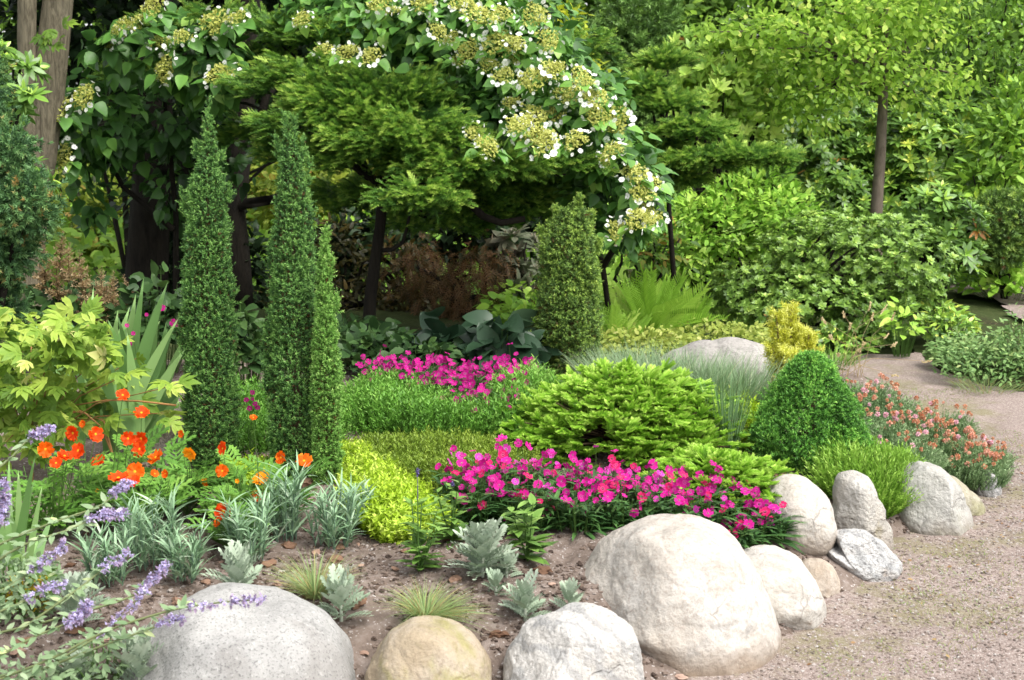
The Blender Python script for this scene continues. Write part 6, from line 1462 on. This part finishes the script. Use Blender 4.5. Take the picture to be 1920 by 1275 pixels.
# rhododendron thicket behind
M_RHY = leafmat("young_rhododendron_leaves", [(0, (0.552, 0.216, 0.084)), (0.1, (0.48, 0.216, 0.084)), (0.12, (0.108, 0.216, 0.048)), (0.3, (0.216, 0.384, 0.072)), (0.65, (0.408, 0.6, 0.108)), (1, (0.672, 0.816, 0.216))], trans=.3, rough=.4)
shrub("rhododendron", "rhododendron with pale upright new leaves and rusty spent flowers, above the right juniper arm", "shrub", [(1340, 130, 75, 60, 9.3), (1320, 190, 70, 60, 9.2), (1420, 160, 60, 60, 9.6), (1370, 240, 90, 60, 9.4), (1300, 100, 50, 40, 9.4)], 560, 1, RHU, .085, M_RHY, 951, single=True, vb=.6, vn=.35, out=.35)
shrub("rhododendron", "dark rhododendron thicket behind the slim young trunk, left side", "shrub", [(1500, 300, 120, 90, 10.4), (1440, 260, 90, 70, 10.5), (1560, 380, 100, 80, 10.2), (1580, 260, 80, 80, 10.6)], 760, 1, RHO, .085, M_RHD, 953, single=True, vb=.45)
shrub("rhododendron", "dark rhododendron thicket right of the slim young trunk", "shrub", [(1740, 300, 90, 90, 10.2), (1800, 380, 80, 70, 10.0), (1700, 390, 70, 70, 10.0), (1760, 200, 100, 60, 10.6), (1680, 280, 60, 70, 10.3)], 800, 1, RHO, .085, M_RHD, 955, single=True, vb=.52)
# young tree with bright leaves
b = W(1640, 600, 9.3); b[2] = -.03
root = thing("young_tree", "slim young tree with straight grey-brown trunk and bright green layered leaves", "tree", b)
mb = MB(961); P = [b] + [W(x, y, 9.3) for x, y in [(1643, 400), (1650, 300), (1655, 200), (1658, 100), (1660, 20), (1662, -100), (1662, -220)]]
mb.tube(P, np.array([14, 11.5, 10, 9, 8, 7, 5, 3]) * M(9.3), 10)
MTB = bark("young_bark", (.07, .055, .04), (.16, .13, .10), 8, 3, .4)
tree_bl = [(1500, 60, 120, 40, 9.0), (1600, 110, 110, 35, 8.9), (1480, 130, 100, 35, 9.2), (1560, 170, 110, 30, 9.0), (1700, 130, 90, 30, 9.1), (1730, 55, 70, 26, 9.3), (1650, 40, 120, 40, 9.2), (1800, 140, 60, 22, 9.2), (1460, 190, 90, 30, 9.3), (1720, 185, 70, 22, 9.2), (1600, -60, 160, 50, 9.5), (1390, 45, 80, 22, 9.2), (1330, 60, 50, 14, 9.1), (1520, 215, 80, 24, 9.1), (1660, -130, 120, 50, 9.6), (1560, 20, 70, 22, 9.0), (1440, 90, 60, 18, 9.0), (1655, 15, 90, 30, 8.95), (1625, 75, 60, 22, 8.9), (1740, -20, 90, 40, 9.1), (1480, -20, 90, 30, 9.2)]
cb = MB(963)
for i, bl in enumerate(tree_bl):
    c, rad = B(*bl, bl[2] * M(9) * .8)
    clumps(cb, c, rad, int(bl[2] * bl[3] / 66), 7, LEAF_WIDE, .050, spread=1.1, vb=.55, out=.5, droop=.2, upw=.9, shell=(.3, 1.05), seedv=i, front=.3)
    limbs(mb, np.array(P[4 if bl[1] > 0 else 6]) - np.array([0, 0, .1]), [c], .014, .004, i, .05)
mb.build("trunk", MTB, root)
cb.build("crown", leafmat("bright_tree_leaves", [(0, (0.1289, 0.2478, 0.0299)), (0.4, (0.2836, 0.473, 0.0598)), (0.7, (0.4641, 0.6531, 0.1047)), (1, (0.7735, 0.816, 0.2242))], trans=.55), root)
# feathery dark green tree at top right
shrub("fine_leaved_tree", "fine-leaved dull green tree filling the top right corner behind the young tree", "tree", [(1860, 60, 110, 90, 10.8, .7), (1800, -20, 140, 70, 11.0, .8), (1900, 150, 60, 60, 10.6, .5), (1700, 40, 120, 70, 11.4, .7)], 900, 7, LEAF_OVAL, .055, leafmat_cached("mid_green_leaves", [(0, (.03, .09, .02))]), 965, vb=.4)
# top middle
shrub("background_conifer", "soft dull green conifer behind the gap right of the hydrangea", "tree", [(1165, 130, 80, 80, 12.5), (1140, 200, 80, 50, 12.3), (1200, 60, 60, 70, 12.6), (1100, 210, 60, 60, 12.4), (1200, 220, 90, 60, 12.4)], 520, 6, TL, .12, leafmat("dull_conifer_needles", [(0, (0.048, 0.1035, 0.0225)), (0.5, (0.12, 0.23, 0.0495)), (1, (0.216, 0.3565, 0.081))], trans=.2), 971)
shrub("yellow_shrub", "slender yellow-leaved shrub peeping out beside the hydrangea's right edge", "shrub", [(1065, 75, 26, 40, 9.4), (1085, 110, 26, 30, 9.3), (1060, 45, 20, 24, 9.5), (1125, 155, 18, 14, 9.4), (1100, 160, 30, 30, 9.4)], 90, 5, LEAF_OVAL, .075, leafmat("yellow_leaves", [(0, (.22, .30, .02)), (.5, (.42, .50, .03)), (1, (.64, .64, .07))], trans=.4), 973)
# added foliage coloured near-black as shade behind the hydrangeas, tall trees closing the view
M_SHADE_FILL = leafmat("shade_fill_leaves", [(0, (.008, .018, .007)), (.6, (.02, .045, .014)), (1, (.04, .08, .022))], trans=.1)
shrub("shade_fill", "added near-black foliage painted as the deep shade behind the left hydrangea", "tree", [(220, 60, 240, 120, 10.4, .5), (420, 130, 200, 90, 10.4, .4), (560, 60, 240, 110, 10.6, .4), (800, 180, 220, 130, 10.4, .4), (230, -160, 320, 200, 10.6, 1.2), (620, -160, 340, 200, 10.8, 1.2)], 2300, 6, LEAF_CARD, .12, M_SHADE_FILL, 975, shell=(.4, 1.05))
far_trees = [(-5.2, 18, 3.0, 2.4, 3.2), (-1.8, 19, 2.8, 2.2, 3.2), (1.4, 19.5, 2.6, 2.2, 3.4), (4.2, 18.5, 2.4, 2.0, 3.0), (7.2, 18.5, 2.6, 2.2, 3.2), (9.8, 16.5, 2.4, 2.2, 3.0), (-8.2, 15, 2.4, 2.4, 3.0)]
labs = ["tall dark tree closing the view at the far left", "tall tree closing the view behind the spreading juniper", "tall mid-green tree at the back, above the gap right of the hydrangea", "tall tree at the back behind the pale rhododendron", "tall tree at the back behind the slim young tree", "tall tree at the back beyond the right edge shrubs", "dark tree at the back beyond the big left trunk"]
M_FAR = leafmat("far_leaves", [(0, (0.0504, 0.105, 0.0194)), (0.4, (0.1176, 0.225, 0.0324)), (0.7, (0.2016, 0.36, 0.0486)), (1, (0.3696, 0.54, 0.0756))], trans=.3)
for i, (x, y, rx, ry, rz) in enumerate(far_trees):
    root = thing("tall_tree", labs[i], "tree", (x, y, -.03)); mb = MB(980 + i)
    for k in range(7):
        c = np.array([x, y, 2.2]) + mb.rng.uniform(-1, 1, 3) * np.array([rx, ry, rz]) * .55; c[2] = max(c[2], .8)
        clumps(mb, c, np.array([rx, ry, rz]) * .5, 260, 5, LEAF_CARD, .2, spread=.8, seedv=i * 7 + k, zlo=.05)
    mb.build("crown", M_FAR, root)
    tb_ = MB(i); tb_.tube([(x, y, -.03), (x, y, 1.5), (x + .1, y, 4.5)], [.18, .14, .05], 9); limbs(tb_, np.array([x, y, 1.5]), [np.array([x + a, y - .4, 3.2]) for a in (-1.2, 1.3, .3)], .06, .02, i); tb_.build("trunk", BARK_DARK, root)
mb = MB(990); n = 15000; r = mb.rng
P = np.stack([r.uniform(-15, 17, n), r.uniform(22, 25, n), r.uniform(0, 7.5, n) ** 1.0], 1)
P[:, 1] -= .8 * vnoise(P, .7, 4)
mb.put(LEAF_CARD, P, r.normal(size=(n, 3)) + np.array([0, -.4, 0]), np.array([0, -.6, .7]) + .4 * r.normal(size=(n, 3)), .42 * r.uniform(.6, 1.2, n), .4 + .2 * vnoise(P, 1.1, 8) + .12 * r.normal(size=n))
tag(mb.build("woodland", M_FAR), kind="stuff")
# understory between the shrubs and the far trees
mb = MB(992); n = 8000; r = mb.rng
P = np.stack([r.uniform(-5, 6, n), r.uniform(9.4, 16.5, n), r.uniform(0, 1, n) ** 1.5 * .42], 1)
mb.put(LEAF_WIDE, P, r.normal(size=(n, 3)) + np.array([0, -.3, .1]), np.array([0, -.3, 1]) + .3 * r.normal(size=(n, 3)), .13 * r.uniform(.6, 1.2, n), .5 + .25 * vnoise(P, 1.5, 3) + .12 * r.normal(size=n))
tag(mb.build("undergrowth", M_LG), kind="stuff")

# added leaf masses, painted near-black as the shade under the trees
shrub("shade_fill", "added black-green foliage painted as the deep shade behind the tall column junipers", "shrub", [(330, 320, 100, 130, 9.6, .4), (390, 440, 70, 110, 9.5, .35), (460, 520, 70, 90, 9.3, .3), (330, 520, 80, 80, 9.4, .3)], 520, 6, LEAF_CARD, .10, M_SHADE_FILL, 977, shell=(.4, 1.05))
shrub("shade_fill", "added black-green foliage painted as the shade under the right half of the spreading juniper", "shrub", [(780, 430, 140, 50, 9.2, .35), (960, 420, 110, 50, 9.0, .35), (650, 470, 60, 70, 9.3, .3), (1050, 400, 60, 60, 9.0, .3)], 420, 6, LEAF_CARD, .10, M_SHADE_FILL, 979, shell=(.4, 1.05))
